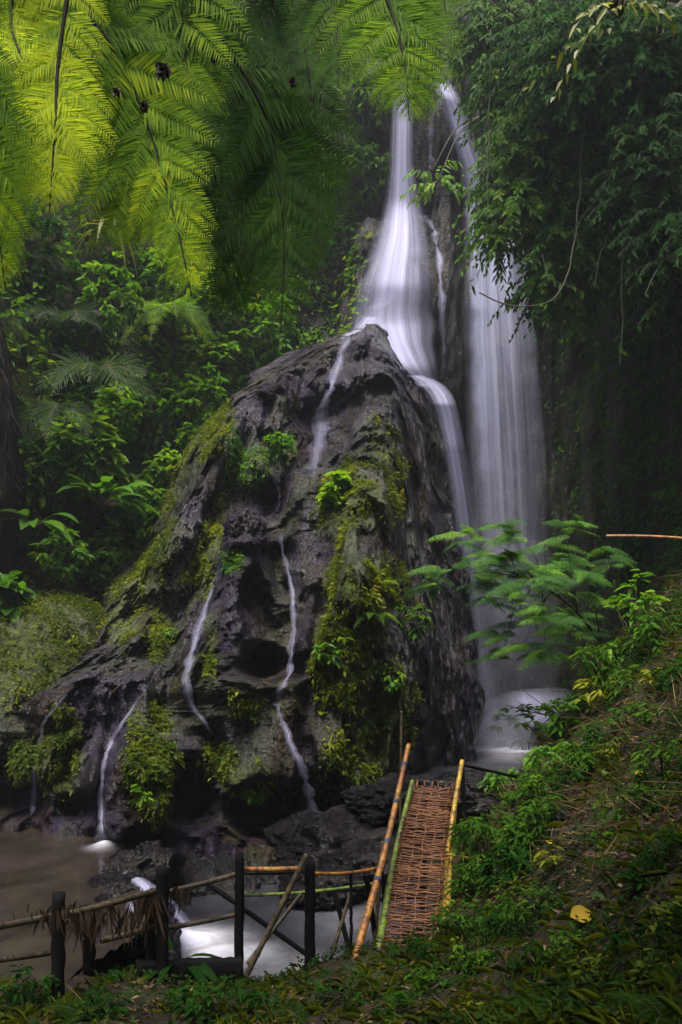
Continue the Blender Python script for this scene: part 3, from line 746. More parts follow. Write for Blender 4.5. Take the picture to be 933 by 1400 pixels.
# the tree fern that leans over the picture from the left bank
crown = np.array([-1.9, 6.0, 7.6])
tf = empty('tree_fern', (-4.8, 4.3, float(ground_z(-4.8, 4.3))), 'large tree fern whose long backlit fronds overhang the whole upper left', 'tree fern')
mb = MB()
tp = crom([np.array(tf.location) + [0, 0, -.3], (-4.2, 4.5, 1.5), (-3.2, 5.2, 5.2), crown], 30)
mb.tube(tp, np.linspace(.2, .12, 30) * (1 + .15 * rng.normal(size=30) * .5), 12); mb.build('trunk', M['bark'], tf, True)
FR = [  # points (px,row,Y), half length of pinnae (m), colour var (backlight painted in) at base, at tip
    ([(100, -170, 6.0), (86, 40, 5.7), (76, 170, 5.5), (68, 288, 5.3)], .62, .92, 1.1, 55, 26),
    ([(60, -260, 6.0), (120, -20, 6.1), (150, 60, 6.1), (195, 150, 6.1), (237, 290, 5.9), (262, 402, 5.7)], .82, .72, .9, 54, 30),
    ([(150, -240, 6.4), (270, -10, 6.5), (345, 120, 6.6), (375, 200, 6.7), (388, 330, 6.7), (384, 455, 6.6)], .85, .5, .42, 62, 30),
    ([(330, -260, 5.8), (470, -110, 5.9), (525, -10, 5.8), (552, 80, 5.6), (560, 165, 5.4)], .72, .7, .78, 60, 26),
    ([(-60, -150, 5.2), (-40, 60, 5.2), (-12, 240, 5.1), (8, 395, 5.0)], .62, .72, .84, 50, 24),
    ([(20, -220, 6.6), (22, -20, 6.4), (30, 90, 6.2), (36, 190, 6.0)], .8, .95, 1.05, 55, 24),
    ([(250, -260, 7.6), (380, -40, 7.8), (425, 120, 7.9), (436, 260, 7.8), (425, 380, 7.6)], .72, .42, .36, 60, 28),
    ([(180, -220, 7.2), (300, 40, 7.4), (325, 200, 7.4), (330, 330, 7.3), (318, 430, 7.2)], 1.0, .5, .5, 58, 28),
    ([(110, -200, 7.4), (150, 100, 7.4), (172, 230, 7.3), (190, 330, 7.2)], .95, .78, .82, 56, 26),
    ([(0, -220, 6.6), (55, -20, 6.5), (110, 80, 6.4), (160, 170, 6.3), (182, 235, 6.2)], .62, .9, .98, 54, 24),
    ([(-100, -120, 5.8), (-40, 60, 5.7), (10, 170, 5.6), (42, 262, 5.5)], .6, .86, .95, 54, 24),
    ([(-20, -200, 7.2), (-10, 60, 7.0), (10, 170, 6.9), (0, 290, 6.8)], .9, .82, .9, 56, 24),
    ([(260, -300, 6.8), (390, -150, 6.9), (450, -20, 6.9), (462, 60, 6.8), (462, 120, 6.7)], .62, .55, .6, 60, 26),
    ([(200, -330, 6.6), (230, -120, 6.6), (250, 40, 6.5), (262, 150, 6.4)], .9, .74, .8, 56, 26),
    ([(420, -240, 6.4), (560, -90, 6.6), (600, -25, 6.6), (612, 30, 6.5)], .4, .66, .7, 60, 22),
    ([(100, -300, 8.0), (200, -60, 8.2), (240, 120, 8.2), (252, 260, 8.1)], 1.1, .5, .5, 58, 26),
    ([(300, -300, 8.6), (350, -60, 8.8), (390, 100, 8.8), (400, 250, 8.6)], .9, .4, .4, 58, 26),
]
for i, (pts, half, a0, a1, ang, npn) in enumerate(FR):
    P3 = np.array([at(*p) for p in pts])
    P3 = np.concatenate([[crown + [rng.uniform(-.1, .1), rng.uniform(-.1, .1), 0]], P3[1:]]) if i != 4 else P3
    mb = MB(); n0 = len(P3)
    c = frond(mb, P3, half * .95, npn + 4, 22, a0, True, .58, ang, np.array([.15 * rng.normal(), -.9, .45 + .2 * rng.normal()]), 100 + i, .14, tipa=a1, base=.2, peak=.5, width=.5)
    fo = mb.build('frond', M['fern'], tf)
    m2 = MB(); m2.tube(c, np.linspace(.022, .004, len(c)), 6); m2.build('rachis', M['rachis'], fo, True)
for (px, py, Y, s, mt) in [(222, 95, 5.95, .085, 'bark'), (197, 145, 5.98, .055, 'bark'), (160, 126, 5.9, .05, 'dry'), (400, 112, 6.5, .05, 'bark'), (293, 80, 6.4, .045, 'bark')]:
    mb = MB(); P0 = at(px, py, Y); nn = 26
    th_ = rng.uniform(0, 6.28, nn); D = np.stack([np.cos(th_), rng.normal(0, .35, nn), np.sin(th_)], -1)
    mb.leaves(P0 - D * s * .35, D, np.array([0, -1., .2]) + rng.normal(0, .3, (nn, 3)), s * rng.uniform(.9, 1.5, nn), s * .9, rng.uniform(0, .4, nn))
    tag(mb.build('dead_leaf_clump', M['dry' if mt == 'dry' else 'bark']), {222: 'largest dark dead leaf clump caught high in the tree fern', 197: 'dark dead leaf clump stuck on a fern frond stalk', 160: 'brown dry leaf caught in the yellow fern fronds', 400: 'small dark dead leaf clump in the shaded right fronds', 293: 'dark clump below the fork of the fern fronds'}[px], 'dead leaf')


def scatter_faces(V, Q, weight, n, seed=0):
    """Random points on a mesh, by area times weight(px,row,points)."""
    r = np.random.default_rng(seed)
    a, b, c, d = (V[Q[:, i]] for i in range(4))
    nr = np.cross(c - a, d - b); ar = np.linalg.norm(nr, axis=1) * .5
    w = ar * weight
    k = r.choice(len(Q), n, p=w / w.sum())
    u, v = r.random((2, n, 1))
    P = (a[k] * (1 - u) + b[k] * u) * (1 - v) + (d[k] * (1 - u) + c[k] * u) * v
    N = unit(nr[k])
    out = np.sum(N * P, 1) > 0                     # turn towards the open side of the gorge
    N[out] *= -1
    return P, N


def face_centres(V, Q):
    return V[Q].mean(1)


MC = face_centres(MV, MQ); mcp, mcr = pix(MC)
MN = unit(np.cross(MV[MQ[:, 2]] - MV[MQ[:, 0]], MV[MQ[:, 3]] - MV[MQ[:, 1]]))


def hug_leaves(mb, P, N, L, W, seed=0, hang=.55, out=.45, a=None, droop=.2, up=.8):
    """Leaves growing on a surface: point outward and downward with random turn."""
    r = np.random.default_rng(seed); n = len(P)
    D = unit(N * out + np.array([0, 0, -hang]) + r.normal(0, .5, (n, 3)))
    Nf = unit(N * .6 + np.array([0, 0, up]) + r.normal(0, .3, (n, 3)))
    if a is None: a = np.clip(r.normal(.5, .2, n), 0, 1)
    mb.leaves(P, D, Nf, np.asarray(L) * r.uniform(.6, 1.3, n), np.asarray(W) * r.uniform(.7, 1.2, n), a, .2, droop)


LBL = {'centre': ('moss_patch', 'broad yellow-green moss and leaflet patch on the central buttress of the mound'),
       'ridge': ('moss_patch', 'mossy patch high on the ridge below the mound peak'),
       'leftband': ('moss_patch', 'long mossy band down the left flank of the mound'),
       'midband': ('moss_patch', 'narrow mossy strip between the left flank and the smooth apron'),
       'gully': ('moss_patch', 'small hanging plants growing in the dark upper gully of the mound'),
       'lowerleft': ('moss_patch', 'lush moss cushion on the overhang beside the brown pool fall'),
       'lowermid': ('moss_patch', 'sparse leafy moss dotted over the overhang above the dark hollow'),
       'ledgefront': ('moss_patch', 'thin moss curtain on the low brown ledge at the left')}
NN = {'centre': 17000, 'ridge': 4800, 'leftband': 10000, 'midband': 4400, 'gully': 2000, 'lowerleft': 7000, 'lowermid': 4000, 'ledgefront': 4500}
for i, (k_, bl_) in enumerate(MOSS.items()):
    w = blob(mcp, mcr, bl_); w = np.where(w > .12, w ** 1.1, 0)
    cl = fbm(MC[:, 0] * 1.7, MC[:, 1] * 1.7, MC[:, 2] * 1.7, 300 + i, 4)
    w = w * np.clip(.25 + 1.5 * cl, .02, 1.4)
    w = w * (MC[:, 1] < np.interp(mcr, [m[0] for m in mtab], [m[3] for m in mtab]) + 4)
    P, N = scatter_faces(MV, MQ, w, NN[k_], 400 + i)
    Yd = P[:, 1]
    mb = MB()
    big = rng.random(len(P)) < .1
    a = np.clip(.45 + .35 * fbm(P[:, 0] * 1.2, P[:, 1] * 1.2, P[:, 2] * 1.2, 500 + i, 3) + rng.normal(0, .16, len(P)), 0, 1)
    hug_leaves(mb, P + N * rng.uniform(.0, .07, (len(P), 1)), N, np.where(big, .13, .062), np.where(big, .075, .038), 600 + i, .5, .6, a)
    tag(mb.build(LBL[k_][0], M['moss_leaf' if k_ != 'gully' else 'leaf_bright']), LBL[k_][1], 'moss')

# moss blanket on the low boulder
HC = face_centres(HV, HQ); hp, hr_ = pix(HC)
w = sstep(1090, 930, hr_) * np.clip(.4 + fbm(HC[:, 0] * 1.5, HC[:, 1] * 1.5, HC[:, 2] * 1.5, 700, 3), .05, 1.5) * (HC[:, 1] < 19)
P, N = scatter_faces(HV, HQ, w, 14000, 701)
mb = MB(); a = np.clip(.42 + .3 * fbm(P[:, 0], P[:, 1], P[:, 2], 702, 3) + rng.normal(0, .15, len(P)), 0, 1)
hug_leaves(mb, P + N * rng.uniform(0, .15, (len(P), 1)), N, .1, .045, 703, .2, .8, a)
tag(mb.build('moss_blanket', M['moss_leaf']), 'fine yellow-green moss blanket covering the low boulder at the left', 'moss')


# ---- the climbing plants that cover the gorge walls (ground cover, one mass per wall)
GC = face_centres(GVf, GQ); gcp, gcr = pix(GC)
gth = np.arctan2(GC[:, 0], GC[:, 1])


def wall_cover(name, wfun, n, L, W, mat, seed, lump=.8, hang=.7, amean=.45, aamp=.35, freq=.55):
    w = wfun(gcp, gcr, GC)
    P, N = scatter_faces(GVf, GQ, w, n, seed)
    lm = fbm(P[:, 0] * freq, P[:, 1] * freq, P[:, 2] * freq, seed + 1, 4)
    keep = lm > -.85
    P, N, lm = P[keep], N[keep], lm[keep]
    r = np.random.default_rng(seed)
    P = P + N * (np.clip(lm + .35, 0, 2)[:, None] * lump) * r.uniform(.45, 1, (len(P), 1))
    a = np.clip(amean + aamp * fbm(P[:, 0] * .8, P[:, 1] * .8, P[:, 2] * .8, seed + 2, 3) + r.normal(0, .15, len(P)), 0, 1)
    mb = MB(); hug_leaves(mb, P, N, L, W, seed + 3, hang, .7, a, up=1.3)
    return tag(mb.build(name, mat), kind='stuff')


inf = lambda c: (c[:, 1] > 4) & (c[:, 2] > -3)
o = wall_cover('creeper_foliage', lambda px, row, c: inf(c) * (px > -250) * sstep(520, 440, px) * np.where(px > 200, 1.2, .8), 72000, .25, .15, M['leaf'], 801, .9, .35, .72, .35)
tag(o, 'dense green creeper covering the left hillside from pool to canopy', 'creeper', kind='stuff')
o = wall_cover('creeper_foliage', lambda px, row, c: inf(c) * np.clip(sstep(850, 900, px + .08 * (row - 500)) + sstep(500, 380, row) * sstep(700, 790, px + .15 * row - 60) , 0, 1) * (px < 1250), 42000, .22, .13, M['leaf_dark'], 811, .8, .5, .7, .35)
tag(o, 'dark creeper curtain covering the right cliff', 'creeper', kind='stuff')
o = wall_cover('creeper_foliage', lambda px, row, c: inf(c) * np.exp(-((px - 310) / 90) ** 2 - ((row - 500) / 90) ** 2), 9000, .26, .14, M['leaf_bright'], 821, 1.0, .35, .55, .4, .9)
tag(o, 'bright layered creeper spilling down to the upper left of the mound', 'creeper', kind='stuff')
o = wall_cover('creeper_foliage', lambda px, row, c: inf(c) * (np.exp(-((px - 835) / 62) ** 2) * .9 * (row > 330) + sstep(60, 0, row) * (px > 480) * (px < 900)), 15000, .18, .09, M['leaf'], 831, .5, .6, .35, .35)
tag(o, 'thin scattered creeper on the bare rock right of the veil', 'creeper', kind='stuff')


# ---- individual plants on the left hillside
def shrub(name, c, r, n, L, W, mat, label, cat='shrub', group=None, seed=0, base=None, hang=.3, nstem=6, amean=.5, twig=True):
    r_ = np.random.default_rng(seed); c = np.asarray(c, float); r = np.asarray(r, float) * np.ones(3)
    base = c - [0, 0, r[2] * 1.1] if base is None else np.asarray(base, float)
    e = empty(name, base, label, cat, group)
    st = MB(); tips = []
    for i in range(nstem * 3):
        d = unit(r_.normal(size=3)); t = c + d * r * r_.uniform(.55, 1)
        mid = base * .45 + t * .55 + [0, 0, .18 * r[2]] + r_.normal(0, .06, 3) * r
        cc = crom([base, mid, t], 10); tips.append(cc)
        st.tube(cc, np.linspace(.03, .006, 10) * max(.25, r.mean()), 5)
    st.build('stem', M['stem'], e, True)
    mb = MB(); nk = max(10, n // 9)
    d = unit(r_.normal(size=(nk, 3))) * r_.uniform(.35, 1.05, (nk, 1)) ** .5
    lum = 1 + .3 * fbm(d[:, 0] * 1.6, d[:, 1] * 1.6, d[:, 2] * 1.6, seed, 2)
    K = c + d * r * lum[:, None]
    ca = np.clip(r_.normal(amean, .16, nk), 0, 1)
    for j in range(9):
        th_ = j * 2.4 + r_.uniform(0, 6, nk)
        D = np.stack([np.cos(th_), np.sin(th_), r_.normal(0, .3, nk) - hang], -1) + d * .5
        mb.leaves(K + r_.normal(0, .03, (nk, 3)), D, np.array([0, -.2, 1.]) + r_.normal(0, .3, (nk, 3)), L * r_.uniform(.6, 1.2, nk), W * r_.uniform(.75, 1.15, nk), np.clip(ca + r_.normal(0, .09, nk), 0, 1), .2, .22)
    mb.build('foliage', mat, e)
    return e


def on(px, py, trees=ROCKS, out=.4):
    h = cast(px, py, trees)
    return h[0] + h[1] * out, h[0], h[1]


def wplant(px, py, rp, n, Lp, mat, label, seed, name='shrub', cat='shrub', out=.5, ratio=.42, hang=.3, group=None, amean=.5, trees=ROCKS, asp=(1, .8, 1)):
    """A shrub rooted on the rock or hillside seen at that pixel; sizes in pixels at that distance."""
    c, b, nr = on(px, py, trees, out); s = c[1] / F
    return shrub(name, c, np.array(asp) * rp * s, n, Lp * s, Lp * s * ratio, mat, label, cat, group, seed, b - nr * .1, hang, amean=amean)


wplant(145, 640, 48, 620, 24, M['leaf_bright'], 'bright shrub with clusters of pointed light green leaves left of the mound', 1001, amean=.75, asp=(.8, .6, 1.25), out=1.9)
wplant(190, 715, 40, 620, 14, M['leaf_bright'], 'mid green shrub edging the left flank of the mound', 1002, out=1.2, trees=(bvh_wall,))
wplant(135, 770, 38, 560, 13, M['leaf'], 'small leaved shrub right of the glossy broad leaved plant', 1003, amean=.6, out=1.2, trees=(bvh_wall,))
wplant(330, 455, 55, 900, 15, M['leaf_bright'], 'lush fine leaved bush hanging above the mound shoulder', 1004, amean=.5, out=1.3)
wplant(240, 575, 42, 700, 14, M['leaf_bright'], 'rounded green bush left of the mossy top of the left flank', 1005, amean=.45, out=1.2, trees=(bvh_wall,))
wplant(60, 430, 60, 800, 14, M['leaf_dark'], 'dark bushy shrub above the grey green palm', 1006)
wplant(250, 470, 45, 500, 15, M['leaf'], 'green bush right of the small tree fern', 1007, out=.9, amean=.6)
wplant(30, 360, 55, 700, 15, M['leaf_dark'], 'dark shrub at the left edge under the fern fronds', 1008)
wplant(495, 150, 40, 700, 13, M['leaf'], 'leafy shrub overhanging the left side of the fall lip', 1009, out=.9, hang=.8, amean=.6)
wplant(480, 250, 36, 560, 13, M['leaf'], 'hanging shrub on the dark rock left of the main fall', 1010, out=.8, hang=.9)
wplant(450, 340, 45, 600, 13, M['leaf_dark'], 'dark shrub between fern fronds and the milky skirt', 1011, out=.5, hang=.9)
wplant(560, 75, 60, 1200, 12, M['leaf'], 'bushy canopy shrub above the lip of the falls', 1012, out=1.2, hang=.8, amean=.6)
wplant(478, 672, 22, 150, 18, M['leaf_bright'], 'light green heart leaved plant on the mound ridge', 1013, out=.25, ratio=.75, amean=.85, name='leafy_plant', cat='plant')
wplant(382, 612, 17, 200, 10, M['leaf_bright'], 'compact bright plant at the right of the upper gully', 1014, out=.15, name='leafy_plant', cat='plant', amean=.4)
wplant(550, 850, 26, 130, 14, M['leaf'], 'small bush leaning off the right side of the buttress', 1015, out=.3, name='leafy_plant', cat='plant')
wplant(20, 830, 24, 90, 26, M['leaf_bright'], 'pale wide leaved plant behind the moss blanket at the left edge', 1016, out=.3, ratio=.8, name='leafy_plant', cat='plant', amean=.3)
for i, (px, py, rp, n, lab) in enumerate([(300, 1040, 15, 70, 'small leafy plant on the overhang above the left hollow'), (348, 1072, 14, 60, 'small leafy plant beside the long thin fall, on the overhang'), (196, 1088, 14, 70, 'small bright plant at the bottom of the lush moss cushion'), (446, 885, 14, 60, 'small leafy plant at the left edge of the buttress moss'), (530, 925, 15, 70, 'small leafy plant at the right edge of the buttress moss'), (318, 640, 12, 70, 'small plant hanging at the left of the upper gully'), (228, 870, 12, 60, 'small plant on the narrow strip left of the apron')]):
    wplant(px, py, rp, n, 11, M['leaf_bright'], lab, 1030 + i, 'leafy_plant', 'plant', .1, .4, .4, amean=.6)
wplant(25, 640, 40, 360, 14, M['leaf_dark'], 'dark shrub beside the shaggy trunk', 1017)
wplant(90, 550, 60, 700, 14, M['leaf_dark'], 'deep green shrub behind the palm fronds', 1018, amean=.5, out=.1)
wplant(170, 400, 60, 800, 13, M['leaf_dark'], 'dark shrub below the nest fern', 1019, out=.3)


def broadleaf(px, py, Y, L, n, mat, label, seed, name='broadleaf_plant', width=.42, amean=.5, heart=False, trees=ROCKS, stalk=.8, spread=1.0, base=None, out=.35):
    r_ = np.random.default_rng(seed)
    if base is None:
        c, b, nr = on(px, py, trees, out); b = c - np.array([0, 0, .15])
    else:
        c = base + np.array([0, 0, .1]); b = base; nr = np.array([0, -1., 0])
    s = c[1] / F if base is None else 1.0
    e = empty(name, b, label, 'plant')
    mb, st = MB(), MB()
    for i in range(n):
        th_ = i * 2.4 + r_.uniform(-.3, .3)
        d = unit(np.array([math.cos(th_) * spread, math.sin(th_) * spread * .8, r_.uniform(.25, 1.1)]) + nr * .5)
        l = L * s * r_.uniform(.7, 1.15)
        q = arc(b, d, l * stalk * r_.uniform(.7, 1.3), .12)
        st.tube(q, np.linspace(.014, .008, len(q)) * l * 1.2, 5)
        t = q[-1] - q[-2]; dd = unit(unit(t) + np.array([0, 0, -.35]))
        mb.blade(q[-1], dd, np.array([0, -.35, 1.]) + r_.normal(0, .2, 3), l, l * width * r_.uniform(.85, 1.1), np.clip(r_.normal(amean, .15), 0, 1), r_.uniform(.2, .55), heart=heart)
    st.build('stalk', M['stem'], e, True)
    mb.build('foliage', mat, e, True)
    return e


broadleaf(62, 735, 0, 42, 36, M['leaf_bright'], 'big glossy broad leaved plant on the left bank above the moss', 1101, amean=.35, out=2.0)
broadleaf(18, 725, 0, 38, 14, M['leaf'], 'darker broad leaved plant at the left edge beside the glossy one', 1102, amean=.6, out=1.6)
broadleaf(108, 800, 0, 38, 6, M['palm'], 'drooping pale leaved plant at the top of the moss blanket', 1103, width=.4, amean=.5)
broadleaf(178, 565, 0, 22, 18, M['leaf_bright'], 'blue green round leaved plant below the small tree fern', 1104, width=.85, amean=.1, heart=True)


def rosette(name, base, n, L, half, mat, label, seed, cat='fern', bip=False, npin=22, a=.5, droop=.6, up=.7, face=None, npl=9, wl=.4, angle=62, part='frond', group=None, tilt=(0, 0, 0), arc_range=6.28, a0=0.0):
    r_ = np.random.default_rng(seed); base = np.asarray(base, float)
    e = empty(name, base, label, cat, group)
    for i in range(n):
        th_ = a0 + i * arc_range / n + r_.uniform(-.25, .25)
        d = unit(np.array([math.cos(th_), math.sin(th_), up * r_.uniform(.6, 1.4)]) + np.asarray(tilt))
        l = L * r_.uniform(.75, 1.1)
        p = arc(base, d, l, droop * r_.uniform(.7, 1.3))
        T = p[-1] - p[0]
        N = unit(np.array([0, 0, 1.]) - unit(T) * unit(T)[2] + r_.normal(0, .12, 3)) + np.array([0, -(.35 if face is None else face), 0])
        mb = MB()
        c = frond(mb, p, half * l / L, npin, npl, np.clip(a + r_.normal(0, .12), 0, 1), bip, .7, angle, N, seed * 50 + i, .16, wl, base=.1, peak=.35)
        fo = mb.build(part, mat, e)
        m2 = MB(); m2.tube(c, np.linspace(.012, .003, len(c)) * L, 5); m2.build('rachis', M['stem'], fo, True)
    return e


for i, (px, py, rp, n, am, lab) in enumerate([(352, 478, 34, 520, .5, 'creeper tuft hanging over the left shoulder of the mound nearest its peak'), (312, 515, 30, 460, .6, 'creeper tuft on the left shoulder just below the highest one'), (282, 548, 24, 360, .5, 'bright creeper tuft at the top of the mossy left flank'),
                                            (300, 440, 40, 560, .6, 'creeper bush right of the small tree fern'), (262, 500, 36, 520, .5, 'creeper bush under the small tree fern crown'), (232, 620, 26, 380, .55, 'leafy tuft at the upper left edge of the mound'), (170, 690, 34, 480, .6, 'leafy bush left of the mound between bright shrub and flank'),
                                            (160, 790, 26, 380, .5, 'low leafy tuft at the left foot of the flank'), (100, 690, 34, 480, .4, 'green bush right of the broad leaved plant'), (60, 620, 40, 520, .5, 'green bush under the lower palm'), (205, 650, 30, 460, .6, 'bright bush against the left flank under the leafy tuft'), (120, 590, 34, 460, .5, 'bright bush right of the lower palm'), (165, 540, 34, 460, .5, 'bush left of the round leaved plant'), (40, 780, 34, 420, .45, 'bush between the broad leaved plants and the moss blanket'), (205, 420, 40, 520, .45, 'bush behind the crown of the small tree fern'), (130, 450, 40, 480, .35, 'bush left of the small tree fern')]):
    wplant(px, py, rp, n, 12, M['leaf_bright' if i != 9 else 'leaf'], lab, 1050 + i, 'creeper_tuft' if i < 3 else 'shrub', 'creeper' if i < 3 else 'shrub', .5 if i < 3 else 1.4, .5, .35, amean=am + .15, trees=ROCKS if i < 3 else (bvh_wall,))
# palm with grey green fronds
c, b, nr = on(66, 545, ROCKS, 1.9); s = c[1] / F
rosette('palm', c + [0, -.6, 0], 10, 80 * s, 36 * s, M['palm'], 'grey green feather palm growing beside the shaggy trunk', 21, 'palm', False, 20, .7, .8, .5, wl=.075, angle=52, face=2.5, tilt=(.2, -.5, 0))
c, b, nr = on(85, 605, ROCKS, 1.9)
rosette('palm', c + [0, -.2, 0], 5, 60 * s, 34 * s, M['palm'], 'lower dim palm with two hanging fronds below the larger palm', 22, 'palm', False, 20, .45, 1., .1, wl=.07, angle=55, face=2.5, tilt=(0, -.5, 0))
c, b, nr = on(45, 470, ROCKS, 1.4)
rosette('palm', c, 6, 80 * s, 38 * s, M['palm'], 'dark palm in the shade above the grey green palm', 23, 'palm', False, 20, .2, .7, .6, wl=.07, angle=58, face=2., tilt=(0, -.5, 0))
# small bright tree fern
c, b, nr = on(212, 520, ROCKS, 1.0); s = c[1] / F
e = rosette('small_tree_fern', c + [0, -.4, 52 * s], 13, 84 * s, 24 * s, M['fern'], 'small bright green tree fern standing among the creepers', 24, 'tree fern', True, 22, .78, 1.0, .6, npl=9, face=1.4, tilt=(0, -.4, 0))
mb = MB(); mb.tube(crom([b - [0, 0, .6], c, c + [0, 0, 52 * s]], 12), .07, 8); mb.build('trunk', M['bark'], e, True)
# nest fern on a dark trunk
nfp = on(112, 340, ROCKS, 1.1)[0]
e = empty('nest_fern', nfp, 'nest fern with long drooping pale strap leaves high on the left hillside', 'fern')
mb = MB(); r_ = np.random.default_rng(5)
for i in range(22):
    th_ = i * 2.4; d = np.array([math.cos(th_), -.3 + .5 * math.sin(th_), r_.uniform(.2, 1.)])
    mb.blade(np.array(e.location), d, np.array([0, -.5, 1]), r_.uniform(1., 1.7), .2, np.clip(r_.normal(.3, .25), 0, 1), r_.uniform(.6, 1.6), 8)
mb.build('foliage', M['yellow_green'], e, True)
# the shaggy trunk at the left edge
tr_ = empty('shaggy_trunk', at(-8, 850, 19), 'thick shaggy dark palm trunk at the left edge', 'trunk')
mb = MB(); cc = crom([at(-2, 850, 19.4), at(0, 700, 18.3), at(-2, 580, 17.8), at(-16, 470, 17.6), at(-50, 330, 17.4)], 40)
mb.tube(cc, np.interp(np.arange(40), [0, 12, 20, 39], [.4, .45, .44, .36]) * (1 + .06 * rng.normal(size=40)), 16); mb.build('trunk', M['bark'], tr_, True)
mb = MB(); k_ = rng.integers(4, 36, 900); th_ = rng.uniform(0, 6.28, 900); O = np.stack([np.cos(th_), np.sin(th_), 0 * th_], -1)
mb.leaves(cc[k_] + O * .4, O * .35 + np.array([0, 0, -1.]) + rng.normal(0, .2, (900, 3)), O, rng.uniform(.2, .6, 900), .035, rng.uniform(0, .2, 900)); mb.build('fibres', M['bark'], tr_)

# ferns on the buttress
for (px, py, n, L, lab, sd) in [(505, 845, 7, 44, 'bright fern with arching fronds in the middle of the buttress moss', 31), (522, 805, 4, 26, 'small yellow green fern above the bright fern on the buttress', 32), (470, 880, 5, 20, 'tiny fern low in the buttress moss', 33)]:
    c, b, nr = on(px, py, (bvh_m,), .1); s = c[1] / F
    rosette('fern', c + [0, 0, .1], n, L * s, L * .28 * s, M['fern'], lab, sd, 'fern', False, 20, .75, .8, .5, wl=.34, tilt=(0, -.5, 0))


# ---- trees and vines hanging on the right
def hang_tree(name, zone, n, L, label, seed, mat, cat='tree', root=None, leafn=13, amean=.5, Yj=.9, br_r=.14):
    """zone: (px,row,Y,half-width px,half-height px) ellipses filled with drooping twigs."""
    r_ = np.random.default_rng(seed)
    z0 = zone[0]; root = at(*root) if root is not None else at(z0[0] + 90, z0[1] - 30, z0[2] + 2)
    e = empty(name, root, label, cat)
    br, mb = MB(), MB()
    for (px, py, Y, rx, ry) in zone:
        cz = at(px, py, Y); mid = (root + cz) / 2 + [0, 0, .5]
        br.tube(crom([root, mid, cz], 16), np.linspace(br_r, br_r * .3, 16), 7)
        s = Y / F; m = int(n * rx * ry / sum(q[3] * q[4] for q in zone))
        for k in range(m):
            d = unit(r_.normal(size=3)) * r_.uniform(.1, 1) ** .45
            st = cz + d * [rx * s, Yj, ry * s]
            if k % 5 == 0: br.tube(crom([cz + (st - cz) * .1, cz + (st - cz) * .6 + [0, 0, .15], st], 7), np.linspace(.03, .008, 7), 4)
            out = unit(np.array([d[0] + r_.normal(0, .4), d[1] - .5 + r_.normal(0, .4), -.15 + r_.normal(0, .2)]))
            tw = arc(st, out, r_.uniform(.5, 1.0), .6, leafn)
            sd_ = unit(np.cross(out, [0, 0, 1.])) * np.where(np.arange(leafn) % 2, 1, -1)[:, None]
            D = unit(sd_ * .6 + out * .45 + np.array([0, 0, -.75]) + r_.normal(0, .22, (leafn, 3)))
            a = np.clip(r_.normal(amean, .14) + r_.normal(0, .1, leafn), 0, 1)
            mb.leaves(tw, D, np.array([0, -.8, .6]) + r_.normal(0, .35, (leafn, 3)), L * r_.uniform(.65, 1.2, leafn), L * .36, a, .2, .1)
            if k % 3 == 0: br.tube(tw[::3], .006, 4, cap=False)
    br.build('trunk', M['stem'], e, True)
    mb.build('crown', mat, e)
    return e


hang_tree('overhanging_tree', [(672, 60, 20, 42, 50), (715, 130, 19.5, 60, 80), (690, 30, 20, 60, 40)], 520, .22, 'leafy tree overhanging the lip of the right fall', 41, M['leaf'], root=(760, -60, 22), amean=.5)
hang_tree('overhanging_tree', [(708, 255, 18.5, 44, 76), (694, 305, 18.2, 30, 36), (745, 200, 18.5, 66, 70)], 560, .22, 'drooping tree with pale glossy leaves in front of the veil top', 42, M['leaf'], root=(830, 120, 21), amean=.62)
hang_tree('overhanging_tree', [(790, 330, 18, 60, 90), (760, 380, 18, 40, 50), (820, 240, 17.5, 60, 80)], 560, .2, 'green tree hanging from the cliff right of the veil', 43, M['leaf'], root=(880, 200, 20), amean=.4)
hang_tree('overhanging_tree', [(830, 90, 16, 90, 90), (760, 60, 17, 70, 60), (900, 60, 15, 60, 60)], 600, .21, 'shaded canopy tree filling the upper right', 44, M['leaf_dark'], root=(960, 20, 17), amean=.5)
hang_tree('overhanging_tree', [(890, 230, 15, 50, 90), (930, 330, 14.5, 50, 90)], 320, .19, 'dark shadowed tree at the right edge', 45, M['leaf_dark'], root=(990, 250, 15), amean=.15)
hang_tree('overhanging_tree', [(598, 250, 24, 16, 14), (590, 235, 24.3, 12, 8)], 12, .3, 'small branch of yellow green leaves between the two upper falls', 46, M['leaf_bright'], root=(655, 160, 26), amean=.7, Yj=.3, br_r=.035)
hang_tree('overhanging_tree', [(838, 8, 8, 16, 10), (846, 20, 8, 8, 10)], 6, .15, 'near twig of large bright yellow green leaves at the top right', 47, M['yellow_green'], root=(930, -60, 8.5), amean=.3, Yj=.25)


def vine(pts, label, r=.015, leafs=0, seed=0, mat='vine', L=.16):
    P3 = crom([at(*p) for p in pts], 50)
    P3 = P3 + .04 * np.stack([fbm(P3[:, 2] * 2, P3[:, 0] * 0 + seed, P3[:, 1] * 0, seed, 2)] * 3, -1)
    e = empty('vine', P3[0], label, 'vine')
    mb = MB(); mb.tube(P3, r, 6); mb.build('stem', M[mat], e, True)
    if leafs:
        r_ = np.random.default_rng(seed); k = r_.integers(4, 49, leafs); m2 = MB()
        m2.leaves(P3[k], r_.normal(0, .5, (leafs, 3)) + [0, 0, -.8], r_.normal(0, .4, (leafs, 3)) + [0, -1, .3], L, L * .5, r_.uniform(.2, .9, leafs)); m2.build('foliage', M['leaf'], e)
    return e


